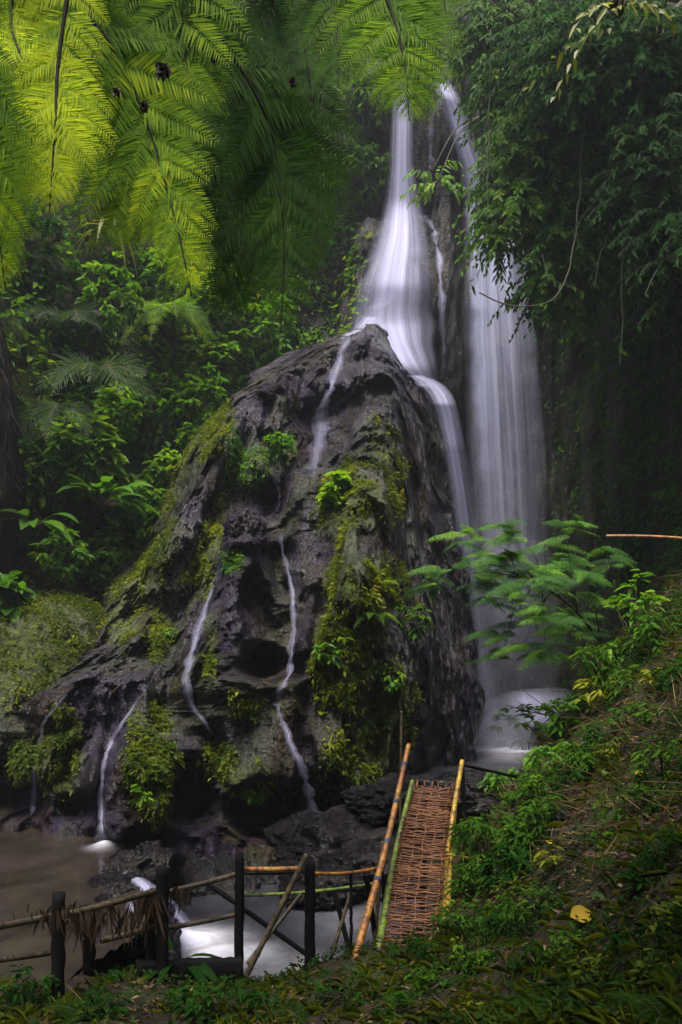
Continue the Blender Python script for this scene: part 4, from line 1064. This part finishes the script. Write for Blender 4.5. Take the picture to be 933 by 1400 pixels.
vine([(795, 60, 16), (796, 200, 16), (790, 300, 15.8), (778, 370, 15.6), (755, 410, 15.4), (715, 420, 15.2), (680, 414, 15.2), (655, 400, 15.2)], 'long bare vine curving left across the veil', .014, 9, 11)
vine([(835, 40, 15.5), (833, 180, 15.5), (836, 300, 15.4), (820, 350, 15.4), (812, 395, 15.4)], 'vine with a bent tip hanging in the upper right leaves', .011, 6, 12)
vine([(852, 330, 15), (849, 380, 15), (852, 440, 15), (847, 500, 15)], 'short pale vine hanging below the right foliage', .012, 4, 13)
vine([(672, 40, 17), (668, 180, 17), (667, 300, 17)], 'straight thin vine in front of the upper right fall', .009, 8, 14)
vine([(740, 350, 16), (752, 380, 16), (790, 395, 16), (800, 402, 16)], 'wiry vine at the lower fringe of the drooping trees', .01, 10, 15)

# ---- feathery sapling leaning over the stream
rootp = at(832, 925, 11.3); rootp[2] = float(ground_z(rootp[0], rootp[1])) if ground_z(rootp[0], rootp[1]) > rootp[2] - 1 else rootp[2]
e = empty('feathery_sapling', rootp, 'feathery sapling of fine layered leaflets leaning over the plunge pool', 'tree')
br = MB(); r_ = np.random.default_rng(8)
trunk = crom([rootp, at(822, 880, 11.2), at(792, 840, 11.1), at(755, 810, 11.0), at(705, 785, 10.9)], 30)
br.tube(trunk, np.linspace(.035, .012, 30), 7); mbf = MB()
heads = [(615, 790), (640, 780), (655, 760), (690, 752), (720, 745), (745, 742), (775, 738), (700, 775), (730, 770), (760, 775), (800, 780), (830, 775), (690, 800), (720, 800), (745, 800), (780, 805), (700, 830), (725, 840), (760, 835), (790, 850), (700, 860), (735, 862), (770, 872), (690, 885), (715, 885), (745, 890), (665, 800), (675, 775)]
for i, (px, py) in enumerate(heads):
    t_ = at(px, py, 10.9 + r_.uniform(-.7, .7)); j = int(np.clip(np.interp(px, [690, 830], [29, 6]) + r_.normal(0, 2), 5, 29))
    s0 = trunk[j]
    p = crom([s0, (s0 + t_) / 2 + [0, 0, .12], t_], 8); br.tube(p, np.linspace(.012, .004, 8), 5)
    for k in range(7):
        th_ = r_.uniform(0, 6.28); d = np.array([math.cos(th_) - .3 * np.sign(CX + 260 - px), math.sin(th_) * .6, r_.uniform(-.15, .25)]); t_ = t_ + r_.normal(0, .09, 3)
        frond(mbf, arc(t_ - unit(d) * .08, d, r_.uniform(.45, .7), .3), .16, 11, 6, np.clip(r_.normal(.6, .2), 0, 1), True, .5, 52, np.array([0, -.9, 1.]) + r_.normal(0, .25, 3), 900 + i * 11 + k, .2, peak=.3, width=.65)
br.build('trunk', M['bark'], e, True); mbf.build('crown', M['feather'], e)

# ---- unseen tree added on the bank behind the viewpoint; its crown shades the foreground
gz0 = float(ground_z(6.2, -1.0))
e = empty('shade_tree', (6.2, -1.0, gz0), 'unseen spreading tree added above the viewpoint to shade the foreground', 'tree')
mb = MB(); top = crom([(6.2, -1, gz0 - .3), (5.6, -.8, gz0 + 3), (4.4, -.3, 7.5), (2.5, .2, 9.2)], 24); mb.tube(top, np.linspace(.28, .1, 24), 10)
for k in range(14):
    t_ = np.array([1.2, .3, 9.2]) + rng.normal(0, 1, 3) * [2.6, 1.1, .4]; mb.tube(crom([top[14 + k % 9], (top[14 + k % 9] + t_) / 2 + [0, 0, .3], t_], 8), np.linspace(.06, .015, 8), 5)
mb.build('trunk', M['bark'], e, True)
mb = MB(); d_ = unit(rng.normal(size=(2600, 3))) * rng.random((2600, 1)) ** .4
K = np.array([1.0, .2, 9.2]) + d_ * [6.6, 2.9, 1.0]
mb.leaves(K, rng.normal(0, 1, (2600, 3)) * [1, 1, .4] - [0, 0, .3], rng.normal(0, .3, (2600, 3)) + [0, 0, 1.], rng.uniform(.3, .6, 2600), .26, np.clip(rng.normal(.5, .2, 2600), 0, 1), .15, .15)
mb.build('crown', M['leaf'], e)

# ---- plants on the near bank
GB = (bvh_g,)


def gp(px, py, up=0.0):
    h = cast(px, py, GB)
    return (h[0] if h is not None else at(px, py, 8)) + [0, 0, up]


def bank_shrub(px, py, rp, n, Lp, mat, label, seed, asp=(1, .9, .9), **kw):
    b = gp(px, py); s = b[1] / F; r_ = np.array(asp) * rp * s
    return shrub(kw.pop('name', 'bank_shrub'), b + [0, 0, r_[2] * .75], r_, n, Lp * s, Lp * s * kw.pop('ratio', .36), mat, label, kw.pop('cat', 'shrub'), None, seed, b - [0, 0, .05], kw.pop('hang', .35), **kw)


bank_shrub(668, 1180, 52, 500, 22, M['leaf'], 'lush arching bush of narrow leaves right of the bridge', 1201, ratio=.2, hang=.45, amean=.45)
bank_shrub(715, 1165, 36, 300, 16, M['leaf'], 'dark green bush behind the arching bush', 1202)
bank_shrub(720, 1040, 42, 420, 14, M['leaf'], 'fresh green low bush on the bank above the stream', 1203, amean=.3)
bank_shrub(775, 1000, 36, 320, 13, M['leaf'], 'low green bush below the sapling root', 1204)
bank_shrub(690, 1085, 26, 220, 14, M['leaf_bright'], 'small green bush at the bank edge beside the dark handrail', 1205, amean=.35)
bank_shrub(866, 885, 40, 240, 17, M['leaf_bright'], 'upright leafy shrub at the top of the right bank', 1206, asp=(.9, .8, 1.3), amean=.5)
bank_shrub(820, 960, 24, 160, 16, M['moss_leaf'], 'yellowing shrub with brown tinged leaves on the right bank', 1207, amean=.9)
bank_shrub(905, 1060, 36, 260, 14, M['leaf'], 'mid green bush near the right edge of the slope', 1208)
bank_shrub(870, 1110, 40, 300, 13, M['leaf'], 'sprawling low bush across the right slope', 1209, asp=(1.6, 1, .5))
bank_shrub(640, 1275, 40, 380, 11, M['leaf'], 'low mossy bush at the right foot of the bridge', 1210, asp=(1.5, 1, .6))
bank_shrub(560, 1315, 34, 280, 11, M['leaf_dark'], 'low dark plants just below the bridge end', 1211, asp=(1.5, 1, .5))
bank_shrub(740, 1250, 40, 300, 11, M['leaf'], 'patchy ground shrub left of the yellow leaf', 1212, asp=(1.6, 1, .5))
bank_shrub(385, 1322, 16, 50, 12, M['leaf_bright'], 'small sprouting plant by the fence foot', 1213, ratio=.5)
bank_shrub(40, 1375, 34, 180, 14, M['leaf_dark'], 'shaded leafy plant left of the nearest post', 1214)
bank_shrub(150, 1392, 34, 160, 14, M['leaf_dark'], 'shaded leafy plant between the nearest post and the plank', 1215)
bank_shrub(480, 1365, 40, 220, 11, M['leaf_dark'], 'dark low plants in the middle of the foreground', 1216, asp=(1.8, 1, .5))
bank_shrub(300, 1385, 46, 240, 16, M['leaf_dark'], 'dark leafy plant at the bottom edge under the plank', 1217, asp=(1.5, 1, .6))
bank_shrub(915, 1180, 40, 260, 13, M['leaf_dark'], 'dark bush on the shaded right side of the slope', 1218, asp=(1, 1, .6))
for i, (px, py, rp, n, L, mt) in enumerate([(655, 1225, 34, 340, 15, 'leaf'), (700, 1205, 40, 420, 17, 'leaf_dark'), (745, 1135, 38, 380, 15, 'leaf'), (760, 1055, 34, 340, 15, 'leaf_bright'), (800, 1050, 30, 260, 14, 'leaf'), (815, 915, 26, 240, 13, 'leaf'), (850, 950, 30, 240, 14, 'leaf'), (905, 880, 34, 280, 16, 'leaf'), (735, 1100, 30, 280, 14, 'leaf'), (925, 940, 30, 240, 15, 'leaf_dark')]):
    b = gp(px, py); s_ = b[1] / F; r3 = np.array([1, .9, .85]) * rp * s_
    shrub('bank_bush', b + [0, 0, r3[2] * .6], r3, n, L * s_, L * s_ * .3, M[mt], 'rounded leafy bush in the overgrowth along the stream edge of the right bank', 'bush', 'bushes in the overgrowth of the right bank', 1600 + i, b - [0, 0, .05], .45, amean=.5)
weeds = [(720, 1110), (790, 1075), (850, 1030), (900, 985), (910, 1110), (760, 1180), (835, 1150), (880, 1215), (700, 1225), (780, 1300), (860, 1290), (920, 1260), (640, 1315), (720, 1320), (810, 1345), (590, 1345), (540, 1385), (660, 1385), (860, 985), (815, 1020), (910, 930), (740, 1075), (690, 1270), (905, 1330), (840, 1400)]
for i, (px, py) in enumerate(weeds):
    b = gp(px, min(py, 1398)); s_ = b[1] / F; r_ = np.random.default_rng(1400 + i); rp = r_.uniform(16, 30) * s_
    shrub('weed_clump', b + [0, 0, rp * .35], np.array([1.2, 1, .7]) * rp, int(r_.uniform(90, 160)), r_.uniform(11, 17) * s_, r_.uniform(4, 7) * s_, [M['leaf'], M['leaf_dark'], M['moss_leaf']][i % 3], 'low leafy weed clump growing on the slope right of the bridge', 'weed', 'weed clumps on the right bank', 1500 + i, b - [0, 0, .03], .2, 3, r_.uniform(.3, .65))
for (px, py, n, L, lab, sd, a) in [(905, 1395, 9, 90, 'large fern cut by the lower right corner', 51, .4), (745, 1388, 7, 62, 'spreading fern at the bottom right of centre', 52, .42), (120, 1395, 7, 80, 'dim fern at the lower left', 53, .25),
                                   (20, 1330, 6, 66, 'dim fern at the left edge below the rails', 54, .25), (690, 1075, 6, 44, 'fern hanging over the bank above the dark handrail', 55, .4), (640, 1345, 6, 40, 'small fern in the brown litter', 56, .3),
                                   (400, 1392, 6, 60, 'dim fern at the bottom left of centre', 57, .25), (830, 1190, 5, 40, 'small fern above the yellow leaf', 58, .4)]:
    b = gp(px, min(py, 1399), .02); s = b[1] / F
    rosette('fern', b, n, L * s, L * .3 * s, M['fern'], lab, sd, 'fern', True, 18, a, .55, .7, npl=9)
b = gp(233, 1318, .0) if cast(233, 1318, GB) is not None else at(233, 1318, 7.4)
broadleaf(0, 0, 0, .55, 8, M['leaf_dark'], 'strap leaved plant behind the plank at the fence', 1120, 'strap_leaf_plant', .16, .3, base=at(245, 1318, 7.45), stalk=.25)

# grass and ground cover, litter
def scatter_ground(n, seed, wf, ymax=13):
    r_ = np.random.default_rng(seed); out = []
    while sum(map(len, out)) < n:
        Y = 2.6 + (ymax - 2.6) * r_.random(n * 2) ** .8; u = r_.uniform(-.62, .66, n * 2)
        x = u * Y; z = ground_z(x, Y); ok = (z > -3.05) & ~((z < -2.55) & (x < -2.2))
        px, row = CX + u * F, HR - z / Y * F
        w = wf(px, row, x, Y, z); ok &= r_.random(n * 2) < w
        out.append(np.stack([x, Y, z], -1)[ok])
    return np.concatenate(out)[:n]


patch = lambda x, y, s, f=.9: np.clip(.5 + .9 * fbm(x * f, y * f, 0 * x, s, 4), 0, 1)
P = scatter_ground(48000, 61, lambda px, row, x, y, z: patch(x, y, 62) ** 1.2 * np.where(row > 1290, .22, 1) * np.where(px < 470, .5, 1))
mb = MB(); r_ = np.random.default_rng(63); n = len(P)
D = np.stack([r_.normal(0, .7, n), r_.normal(-.1, .6, n), r_.uniform(.2, 1.2, n)], -1)
a = np.clip(.4 + .35 * fbm(P[:, 0] * 2, P[:, 1] * 2, 0 * P[:, 0], 64, 3) + r_.normal(0, .15, n), 0, 1)
mb.leaves(P + np.stack([0 * P[:, 0], 0 * P[:, 0], r_.uniform(0, .12, n)], -1), D, np.array([0, -.2, 1.]) + r_.normal(0, .4, (n, 3)), r_.uniform(.03, .085, n), r_.uniform(.012, .032, n), a, .2, .3)
tag(mb.build('ground_cover', M['weed']), 'low green weeds covering the near bank', 'ground cover', kind='stuff')
P = scatter_ground(9000, 71, lambda px, row, x, y, z: patch(x, y, 72, 1.2) ** 2)
mb = MB(); n = len(P); D = np.stack([r_.normal(0, .5, n), r_.normal(-.2, .5, n), r_.uniform(.4, 1.2, n)], -1)
mb.leaves(P, D, np.array([0, -1., .4]) + r_.normal(0, .4, (n, 3)), r_.uniform(.1, .28, n), .009, np.clip(r_.normal(.6, .2, n), 0, 1), .1, .5)
tag(mb.build('grass', M['moss_leaf']), 'thin grass blades on the near bank', 'grass', kind='stuff')
P = scatter_ground(14000, 81, lambda px, row, x, y, z: np.clip(1.1 - patch(x, y, 62), .05, 1) * np.where((px > 620) & (row < 1260), 1, .45))
mb = MB(); n = len(P); D = np.stack([r_.normal(0, 1, n), r_.normal(0, 1, n), r_.normal(0, .25, n)], -1)
mb.leaves(P + [0, 0, .02], D, np.array([0, -.2, 1.]) + r_.normal(0, .3, (n, 3)), r_.uniform(.03, .1, n), r_.uniform(.01, .035, n), np.clip(r_.normal(.4, .25, n), 0, 1), .3, .05)
tag(mb.build('leaf_litter', M['dry']), 'brown dead leaf litter and twigs on the near bank', 'leaf litter', kind='stuff')
P = scatter_ground(2600, 91, lambda px, row, x, y, z: np.where((px > 640) & (row < 1200), 1, .12) * np.where((px > 690) & (row < 1140), 1, .4))
mb = MB(); n = len(P); D = np.stack([r_.normal(0, 1, n), r_.normal(0, 1, n), r_.normal(.1, .3, n)], -1)
mb.leaves(P + [0, 0, .05], D, np.array([0, -.2, 1.]) + 0 * P, r_.uniform(.15, .5, n), .008, np.clip(r_.normal(.75, .2, n), 0, 1), .3, .05)
tag(mb.build('straw_litter', M['dry']), 'pale dry stalks strewn over the right slope', 'straw', kind='stuff')


def fallen(px, py, L, W, mat, label, a, rz, seed):
    b = gp(px, py, .07); s = b[1] / F; mb = MB()
    mb.blade(b - np.array([math.cos(rz), math.sin(rz), 0]) * L * s / 2, (math.cos(rz), math.sin(rz), .12), (0, -.75, .8), L * s, W * s, a, .1, 7, .04)
    tag(mb.build('fallen_leaf', mat, None, True), label, 'leaf')


fallen(797, 1266, 36, 27, M['yellow'], 'large yellow fallen leaf lying on the dark slope', .6, .15, 1)
fallen(818, 1240, 30, 16, M['palm'], 'pale green fallen leaf just above the large yellow one', .7, .7, 2)
fallen(876, 1068, 18, 9, M['yellow'], 'small orange yellow fallen leaf high on the right slope', .1, .2, 3)
fallen(831, 1066, 20, 12, M['palm'], 'pale grey fallen leaf among the straw on the slope', 1., .5, 4)
fallen(752, 1161, 12, 8, M['yellow'], 'tiny yellow fallen leaf beside a grass tuft', .9, .4, 5)
fallen(853, 1102, 26, 10, M['yellow_green'], 'long light green leaf lying diagonally on the slope', .6, .9, 6)
fallen(810, 1180, 24, 9, M['dry'], 'reddish brown curled leaf in the middle of the slope', .55, .1, 7)

# bare twigs
def twig(pts, r, label, forks=(), name='bare_twig'):
    mb = MB(); P3 = crom([at(*p) for p in pts], 24); mb.tube(P3, np.linspace(r, r * .4, 24), 5)
    for f_ in forks: mb.tube(crom([at(*p) for p in f_], 10), np.linspace(r * .6, r * .25, 10), 4)
    tag(mb.build(name, M['bark'], None, True), label, 'twig')


twig([(785, 985, 11.6), (750, 978, 11.4), (720, 972, 11.3), (692, 964, 11.2)], .014, 'bare dark twig reaching over the foaming pool', [[(762, 980, 11.5), (740, 962, 11.4), (716, 944, 11.3)], [(745, 977, 11.4), (720, 968, 11.3), (708, 958, 11.2)]])
# bamboo pole on the right
mb = MB()


def bamboo(mb, p0, p1, r, node=.28, sag=0.0, n=12, mid=None, tip=1.0):
    pts = crom([p0, p1] if mid is None else [p0, mid, p1], 40)
    if sag: pts = pts + np.array([0, 0, -1.]) * (sag * 4 * np.linspace(0, 1, 40) * (1 - np.linspace(0, 1, 40)))[:, None]
    Lt = np.linalg.norm(np.diff(pts, axis=0), axis=1).sum(); m = max(60, int(Lt / node * 14))
    pts = crom(pts, m); t = np.linspace(0, Lt, m)
    ph = ((t + node * .37) % node) / node; dn = np.minimum(ph, 1 - ph) * node
    rr = r * np.linspace(1, tip, m) * (1 + .16 * np.exp(-(dn / .012) ** 2))
    mb.tube(pts, rr, n, a=np.concatenate([np.repeat(1 - .8 * np.exp(-(dn / .02) ** 2), n), [.6, .6]]))
    return pts


bamboo(mb, at(829, 733, 13.2), at(990, 742, 12.6), .026, sag=-.04)
tag(mb.build('bamboo_pole', M['bam_orange'], None, True), 'reddish bamboo pole jutting level from the right edge', 'pole')

# ------------------------------------------------------------------ the bridge
bn = at(562, 1296, 7.5); bf = at(590, 1078, 9.7)
bx = unit(bf - bn); bsx = unit(np.cross(bx, [0, 0, 1.])); bz = np.cross(bsx, bx); BL = np.linalg.norm(bf - bn); BW = .285
bp = lambda s, w, h=0.0: bn + bx * (s * BL) + bsx * w + bz * h + np.array([0, 0, .10 * 4 * s * (1 - s) - .05 * 0])
br_e = empty('footbridge', bn, 'narrow bamboo footbridge with a woven reddish deck rising over the stream', 'bridge')
mb = MB(); r_ = np.random.default_rng(77)
ns = 92
for i in range(ns):
    s = (i + r_.uniform(-.25, .25)) / (ns - 1)
    for k in range(2):
        w0, w1 = -BW * r_.uniform(.9, 1.06), BW * r_.uniform(.9, 1.06)
        if r_.random() < .22: (w0, w1) = (w0, r_.uniform(-.05, .25)) if r_.random() < .5 else (r_.uniform(-.25, .05), w1)
        q = np.linspace(0, 1, 9); ww = w0 + (w1 - w0) * q
        sg = s + r_.normal(0, .006) + r_.normal(0, .008) * (q - .5) * 2 + k * .006
        pts = np.array([bp(np.clip(sg[j], -.02, 1.02), ww[j], .012 * math.sin(j * 1.57 + (i % 2) * 3.14) + k * .008 + r_.normal(0, .002)) for j in range(9)])
        mb.tube(pts, r_.uniform(.006, .011), 5, a=np.clip(r_.normal(.5, .24), 0, 1))
for k in range(5):
    w = -BW * .82 + k * BW * .41
    pts = np.array([bp(t, w + .01 * math.sin(t * 40 + k), .012 * math.sin(t * ns * 3.14 + k * 3.14)) for t in np.linspace(-.02, 1.02, 120)])
    mb.tube(pts, .009, 5, a=.45 + .3 * r_.random())
for k in range(9):
    s = r_.uniform(0, .9); w = r_.uniform(-BW, BW * .5)
    mb.tube(np.array([bp(s, w, .022), bp(s + r_.uniform(-.03, .05), w + r_.uniform(.1, .3), .024)]), .008, 5, a=r_.uniform(.5, 1))
for k in range(7):
    w = -BW + k * BW / 3; mb.tube(np.array([bp(.985, w, 0), bp(1.03, w + r_.normal(0, .01), r_.uniform(.03, .09))]), .012, 5, a=r_.uniform(.2, .7))
mb.build('woven_deck', M['weave'], br_e, True)
mb = MB(); bamboo(mb, bp(-.05, -BW - .05, -.02), at(564, 1068, 9.6), .045, .3, mid=at(540, 1172, 8.72), tip=.7); mb.build('side_beam', M['bam_green'], br_e, True)
mb = MB(); bamboo(mb, bp(.12, BW + .02, -.02), at(632, 1040, 9.6), .04, .28, mid=at(611, 1170, 8.7), tip=.75); bamboo(mb, bp(.14, BW + .06, -.03), at(625, 1075, 9.65), .026, .28, mid=at(617, 1170, 8.75)); mb.build('side_beam', M['bam_yellow'], br_e, True)
mb = MB(); hr = bamboo(mb, at(484, 1318, 7.35), at(559, 1018, 9.3), .042, .33, mid=at(527, 1160, 8.3), tip=.72); mb.build('handrail', M['bam_orange'], br_e, True)
for i, (a_, b_, rr, mt) in enumerate([((549, 972, 9.5), (546, 1235, 9.3), .016, 'bam_old'), ((523, 1150, 8.35), (512, 1300, 8.1), .022, 'bam_old'), ((501, 1195, 7.95), (519, 1320, 8.3), .03, 'post'), ((523, 1175, 8.45), (526, 1290, 8.5), .016, 'post'),
                                       ((632, 1048, 9.7), (640, 1240, 9.7), .03, 'post'), ((578, 1082, 9.75), (579, 1300, 9.75), .04, 'post')]):
    mb = MB(); bamboo(mb, at(*b_), at(*a_), rr, .3); mb.build('rail_post', M[mt], br_e, True)
mb = MB(); bamboo(mb, at(612, 1168, 8.6), at(668, 1178, 8.4), .016); mb.build('cross_pole', M['bam_yellow'], br_e, True)
mb = MB(); bamboo(mb, at(634, 1046, 9.7), at(705, 1062, 11.0), .022); mb.build('far_handrail', M['post'], br_e, True)
for t_ in (.36, .53, .72, .9):
    mb = MB()
    p = hr[int(t_ * (len(hr) - 1))]; d = unit(hr[int(t_ * (len(hr) - 1))] - hr[int(t_ * (len(hr) - 1)) - 3])
    mb.tube(p + d * np.linspace(-.025, .025, 9)[:, None], (.047 - .012 * t_) * (1 + .05 * np.array([0, 1, 0, 1, 0, 1, 0, 1, 0])), 10)
    mb.build('lashing', M['twine'], br_e, True)

# ------------------------------------------------------------------ the fence
fe = empty('fence', at(222, 1330, 7.2), 'rustic fence of dark posts and bamboo rails in front of the pool', 'fence')
POST = [(80, 1221, 1400, 6.05, .055), (222, 1186, 1345, 7.2, .062), (328, 1166, 1345, 7.8, .05), (424, 1176, 1345, 7.6, .055), (206, 1226, 1330, 7.3, .05), (122, 1240, 1330, 6.9, .06), (480, 1186, 1320, 8.1, .018)]
for (px, t0, t1, Y, r) in POST:
    mb = MB(); p0, p1 = at(px + rng.normal(0, 1.2), t1, Y), at(px, t0, Y); m = 16
    pts = p0 + (p1 - p0) * np.linspace(0, 1, m)[:, None] + rng.normal(0, .003, (m, 3))
    mb.tube(pts, r * (1 + .05 * rng.normal(size=m)), 12); mb.build('post', M['post'], fe, True)
RAIL = [((-40, 1272, 5.6), (84, 1250, 6.15), .03, 'bam_old'), ((78, 1254, 6.2), (226, 1214, 7.3), .03, 'bam_old'), ((218, 1222, 7.35), (332, 1193, 7.9), .03, 'bam_old'),
        ((-40, 1316, 5.6), (82, 1300, 6.15), .026, 'bam_old'), ((138, 1286, 6.9), (214, 1266, 7.3), .03, 'bam_old'), ((216, 1271, 7.3), (330, 1249, 7.9), .026, 'bam_old'),
        ((326, 1188, 7.9), (416, 1187, 7.7), .028, 'bam_orange'), ((326, 1195, 7.95), (420, 1192, 7.75), .012, 'post'), ((328, 1224, 7.9), (512, 1208, 8.3), .02, 'bam_green'), ((426, 1194, 7.7), (520, 1186, 8.4), .02, 'bam_orange')]
for i, (a_, b_, r, mt) in enumerate(RAIL):
    mb = MB(); bamboo(mb, at(*a_), at(*b_), r, .36, sag=.03 if i in (8, 9) else .008); mb.build('rail', M[mt], fe, True)
for (a_, b_, r, mt) in [((336, 1336, 7.3), (420, 1168, 7.5), .03, 'bam_old'), ((338, 1318, 7.4), (412, 1222, 7.75), .022, 'bam_old'), ((282, 1206, 8.1), (452, 1328, 7.9), .028, 'post'), ((450, 1318, 7.9), (480, 1220, 8.2), .022, 'bam_old'), ((456, 1212, 8.2), (478, 1300, 8.0), .028, 'post')]:
    mb = MB(); bamboo(mb, at(*a_), at(*b_), r, .4); mb.build('brace', M[mt], fe, True)
# plank / edging timber
mb = MB(); c0, c1 = at(186, 1332, 7.15), at(331, 1326, 7.5)
d = unit(c1 - c0); sdv = unit(np.cross(d, [0, 0, 1.])); n = 30
for k in range(1):
    q = np.linspace(0, 1, n); ctr = c0 + (c1 - c0) * q[:, None]
    ring = np.array([[-.05, -.2], [.05, -.2], [.06, .1], [.045, .125], [-.045, .125], [-.06, .1]])
    V = ctr[:, None] + sdv[None, None] * ring[None, :, :1] * (1 + .05 * rng.normal(size=(n, 6, 1))) + np.array([0, 0, 1.]) * (ring[None, :, 1:] + .006 * rng.normal(size=(n, 6, 1)))
    V = V.reshape(-1, 3); i = np.arange(n - 1)[:, None] * 6; j = np.arange(6)[None]; kk = (j + 1) % 6
    Q = np.stack([i + j, i + kk, i + 6 + kk, i + 6 + j], -1).reshape(-1, 4)
    e0 = (n - 1) * 6
    Q = np.concatenate([Q, [[0, 5, 2, 1], [2, 5, 4, 3], [e0, e0 + 1, e0 + 2, e0 + 5], [e0 + 2, e0 + 3, e0 + 4, e0 + 5]]])
    mb.add(V, Q)
tag(mb.build('timber_plank', M['plank']), 'heavy black plank set on edge at the foot of the fence', 'plank')


def debris(c, w, h_, n, label, seed):
    r_ = np.random.default_rng(seed); mb = MB()
    P = np.asarray(c) + r_.normal(0, 1, (n, 3)) * [w, .05, .03]
    D = np.stack([r_.normal(0, .3, n), r_.normal(0, .2, n), -np.ones(n)], -1)
    mb.leaves(P, D, np.array([0, -1., 0]) + r_.normal(0, .5, (n, 3)), h_ * r_.uniform(.3, 1.1, n), r_.uniform(.008, .03, n), r_.uniform(0, .3, n), .3, 0)
    tag(mb.build('hanging_debris', M['dry']), label, 'debris')


debris(at(122, 1240, 6.75), .2, .36, 130, 'dry straw hanging over the rail right of the nearest post', 5)
debris(at(205, 1222, 7.15), .06, .5, 90, 'bundle of dead leaves hung on the second post', 6)
debris(at(248, 1215, 7.3), .1, .2, 45, 'dry grass hanging from the rail right of the second post', 7)
debris(at(80, 1246, 6.0), .12, .2, 60, 'wisps of straw caught on the nearest post', 8)
# sticks and pale scraps stranded on the rock
for (px, py, L, ang, lab) in [(336, 712, .22, 60, 'white scrap stuck on the wet boulder'), (128, 968, .5, 20, 'pale dead stick lying on the left ledge'), (165, 940, .3, 45, 'short pale stick above the brown pool fall'), (365, 938, .25, -30, 'pale stick on the lip under the cave hole'), (250, 955, .35, 30, 'thin pale stick on the shelf left of the apron'), (222, 768, .2, 70, 'tan dead leaf on the left flank')]:
    h = cast(px, py, ROCKS); p = h[0] + h[1] * .05; t = np.array([math.cos(R(ang)), 0, math.sin(R(ang))])
    mb = MB(); mb.tube(crom([p - t * L / 2, p + h[1] * .03, p + t * L / 2], 8), np.linspace(.016, .008, 8) * (1.8 if px == 336 else 1), 6)
    tag(mb.build('stranded_stick', M['white' if px == 336 else 'straw'], None), lab, 'stick')


# ------------------------------------------------------------------ haze and spray
def vol_mat(name, density, col):
    t = NT(name)
    v = t.n('VolumePrincipled', {'Color': (*col, 1), 'Density': density, 'Anisotropy': .2})
    t.t.links.new(v.outputs[0], t.out.inputs['Volume'])
    return t.m


def box(name, lo, hi, mat):
    lo, hi = np.array(lo, float), np.array(hi, float)
    V = np.array([[x, y, z] for x in (0, 1) for y in (0, 1) for z in (0, 1)]) * (hi - lo) + lo
    return mesh(name, V, [[0, 1, 3, 2], [4, 6, 7, 5], [0, 4, 5, 1], [2, 3, 7, 6], [0, 2, 6, 4], [1, 5, 7, 3]], mat)


HAZE = .001
if HAZE:
    tag(box('haze', (-90, -90, -7), (90, 95, 46), vol_mat('haze_air', HAZE, (.85, .88, 1))), kind='stuff')


def puff(c, r, d, label, seed):
    n = 24
    a = np.linspace(0, np.pi, n)[:, None]; b = np.linspace(0, 2 * np.pi, 2 * n)[None]
    dd = np.stack([np.sin(a) * np.cos(b), np.sin(a) * np.sin(b), np.cos(a) + 0 * b], -1)
    k = 1 + .25 * fbm(dd[..., 0], dd[..., 1], dd[..., 2], seed, 2)
    o = mesh('mist', (np.asarray(c) + dd * k[..., None] * np.asarray(r)).reshape(-1, 3), grid_faces(n, 2 * n), vol_mat('spray_mist', d, (.8, .8, 1)), smooth=True)
    tag(o, label, 'mist', kind='stuff')


puff(at(688, 1015, 23.0), (1.2, 1.2, .8), .6, 'white spray where the jet hits the plunge pool', 3)
puff(at(738, 966, 24.4), (1.5, 1.0, .6), .35, 'soft spray over the ledge below the veil', 6)
puff(at(705, 880, 25.3), (2.2, 1.4, 4.2), .07, 'thin mist round the foot of the veil', 4)

# ------------------------------------------------------------------ light, camera
SUN_DIR = unit(np.array([-.15, -.31, .94]))
w = bpy.data.worlds.new('World'); bpy.context.scene.world = w; w.use_nodes = True
nt = w.node_tree; nt.nodes.clear()
ow = nt.nodes.new('ShaderNodeOutputWorld'); bg = nt.nodes.new('ShaderNodeBackground'); sky = nt.nodes.new('ShaderNodeTexSky')
sky.sky_type = 'NISHITA'; sky.sun_disc = False
sky.sun_elevation = math.asin(SUN_DIR[2]); sky.sun_rotation = math.atan2(SUN_DIR[0], SUN_DIR[1])
sky.dust_density = 2.5
bg.inputs[1].default_value = .12
nt.links.new(sky.outputs[0], bg.inputs[0]); nt.links.new(bg.outputs[0], ow.inputs[0])
sl = bpy.data.lights.new('Sun', 'SUN'); sl.energy = 4.4; sl.angle = R(35); sl.color = (1, .93, .82)
so = bpy.data.objects.new('Sun', sl); C.objects.link(so)
so.rotation_euler = Vector([float(c) for c in -SUN_DIR]).to_track_quat('-Z', 'Y').to_euler(); so.location = (-10, -5, 30)

cd = bpy.data.cameras.new('Camera'); cam = bpy.data.objects.new('Camera', cd); C.objects.link(cam)
cam.rotation_euler = (R(90), 0, 0); cam.location = (0, 0, 0)
cd.sensor_fit = 'VERTICAL'; cd.sensor_height = 36; cd.lens = F / 1400 * 36; cd.shift_y = (HR - 700) / 1400; cd.clip_start = .05; cd.clip_end = 500
sc = bpy.context.scene
sc.camera = cam
sc.view_settings.view_transform = 'Standard'; sc.view_settings.look = 'None'; sc.view_settings.exposure = .85; sc.view_settings.gamma = 1
sc.render.engine = 'CYCLES'
sc.cycles.use_denoising = True
sc.cycles.max_bounces = 8; sc.cycles.transparent_max_bounces = 24; sc.cycles.volume_bounces = 1
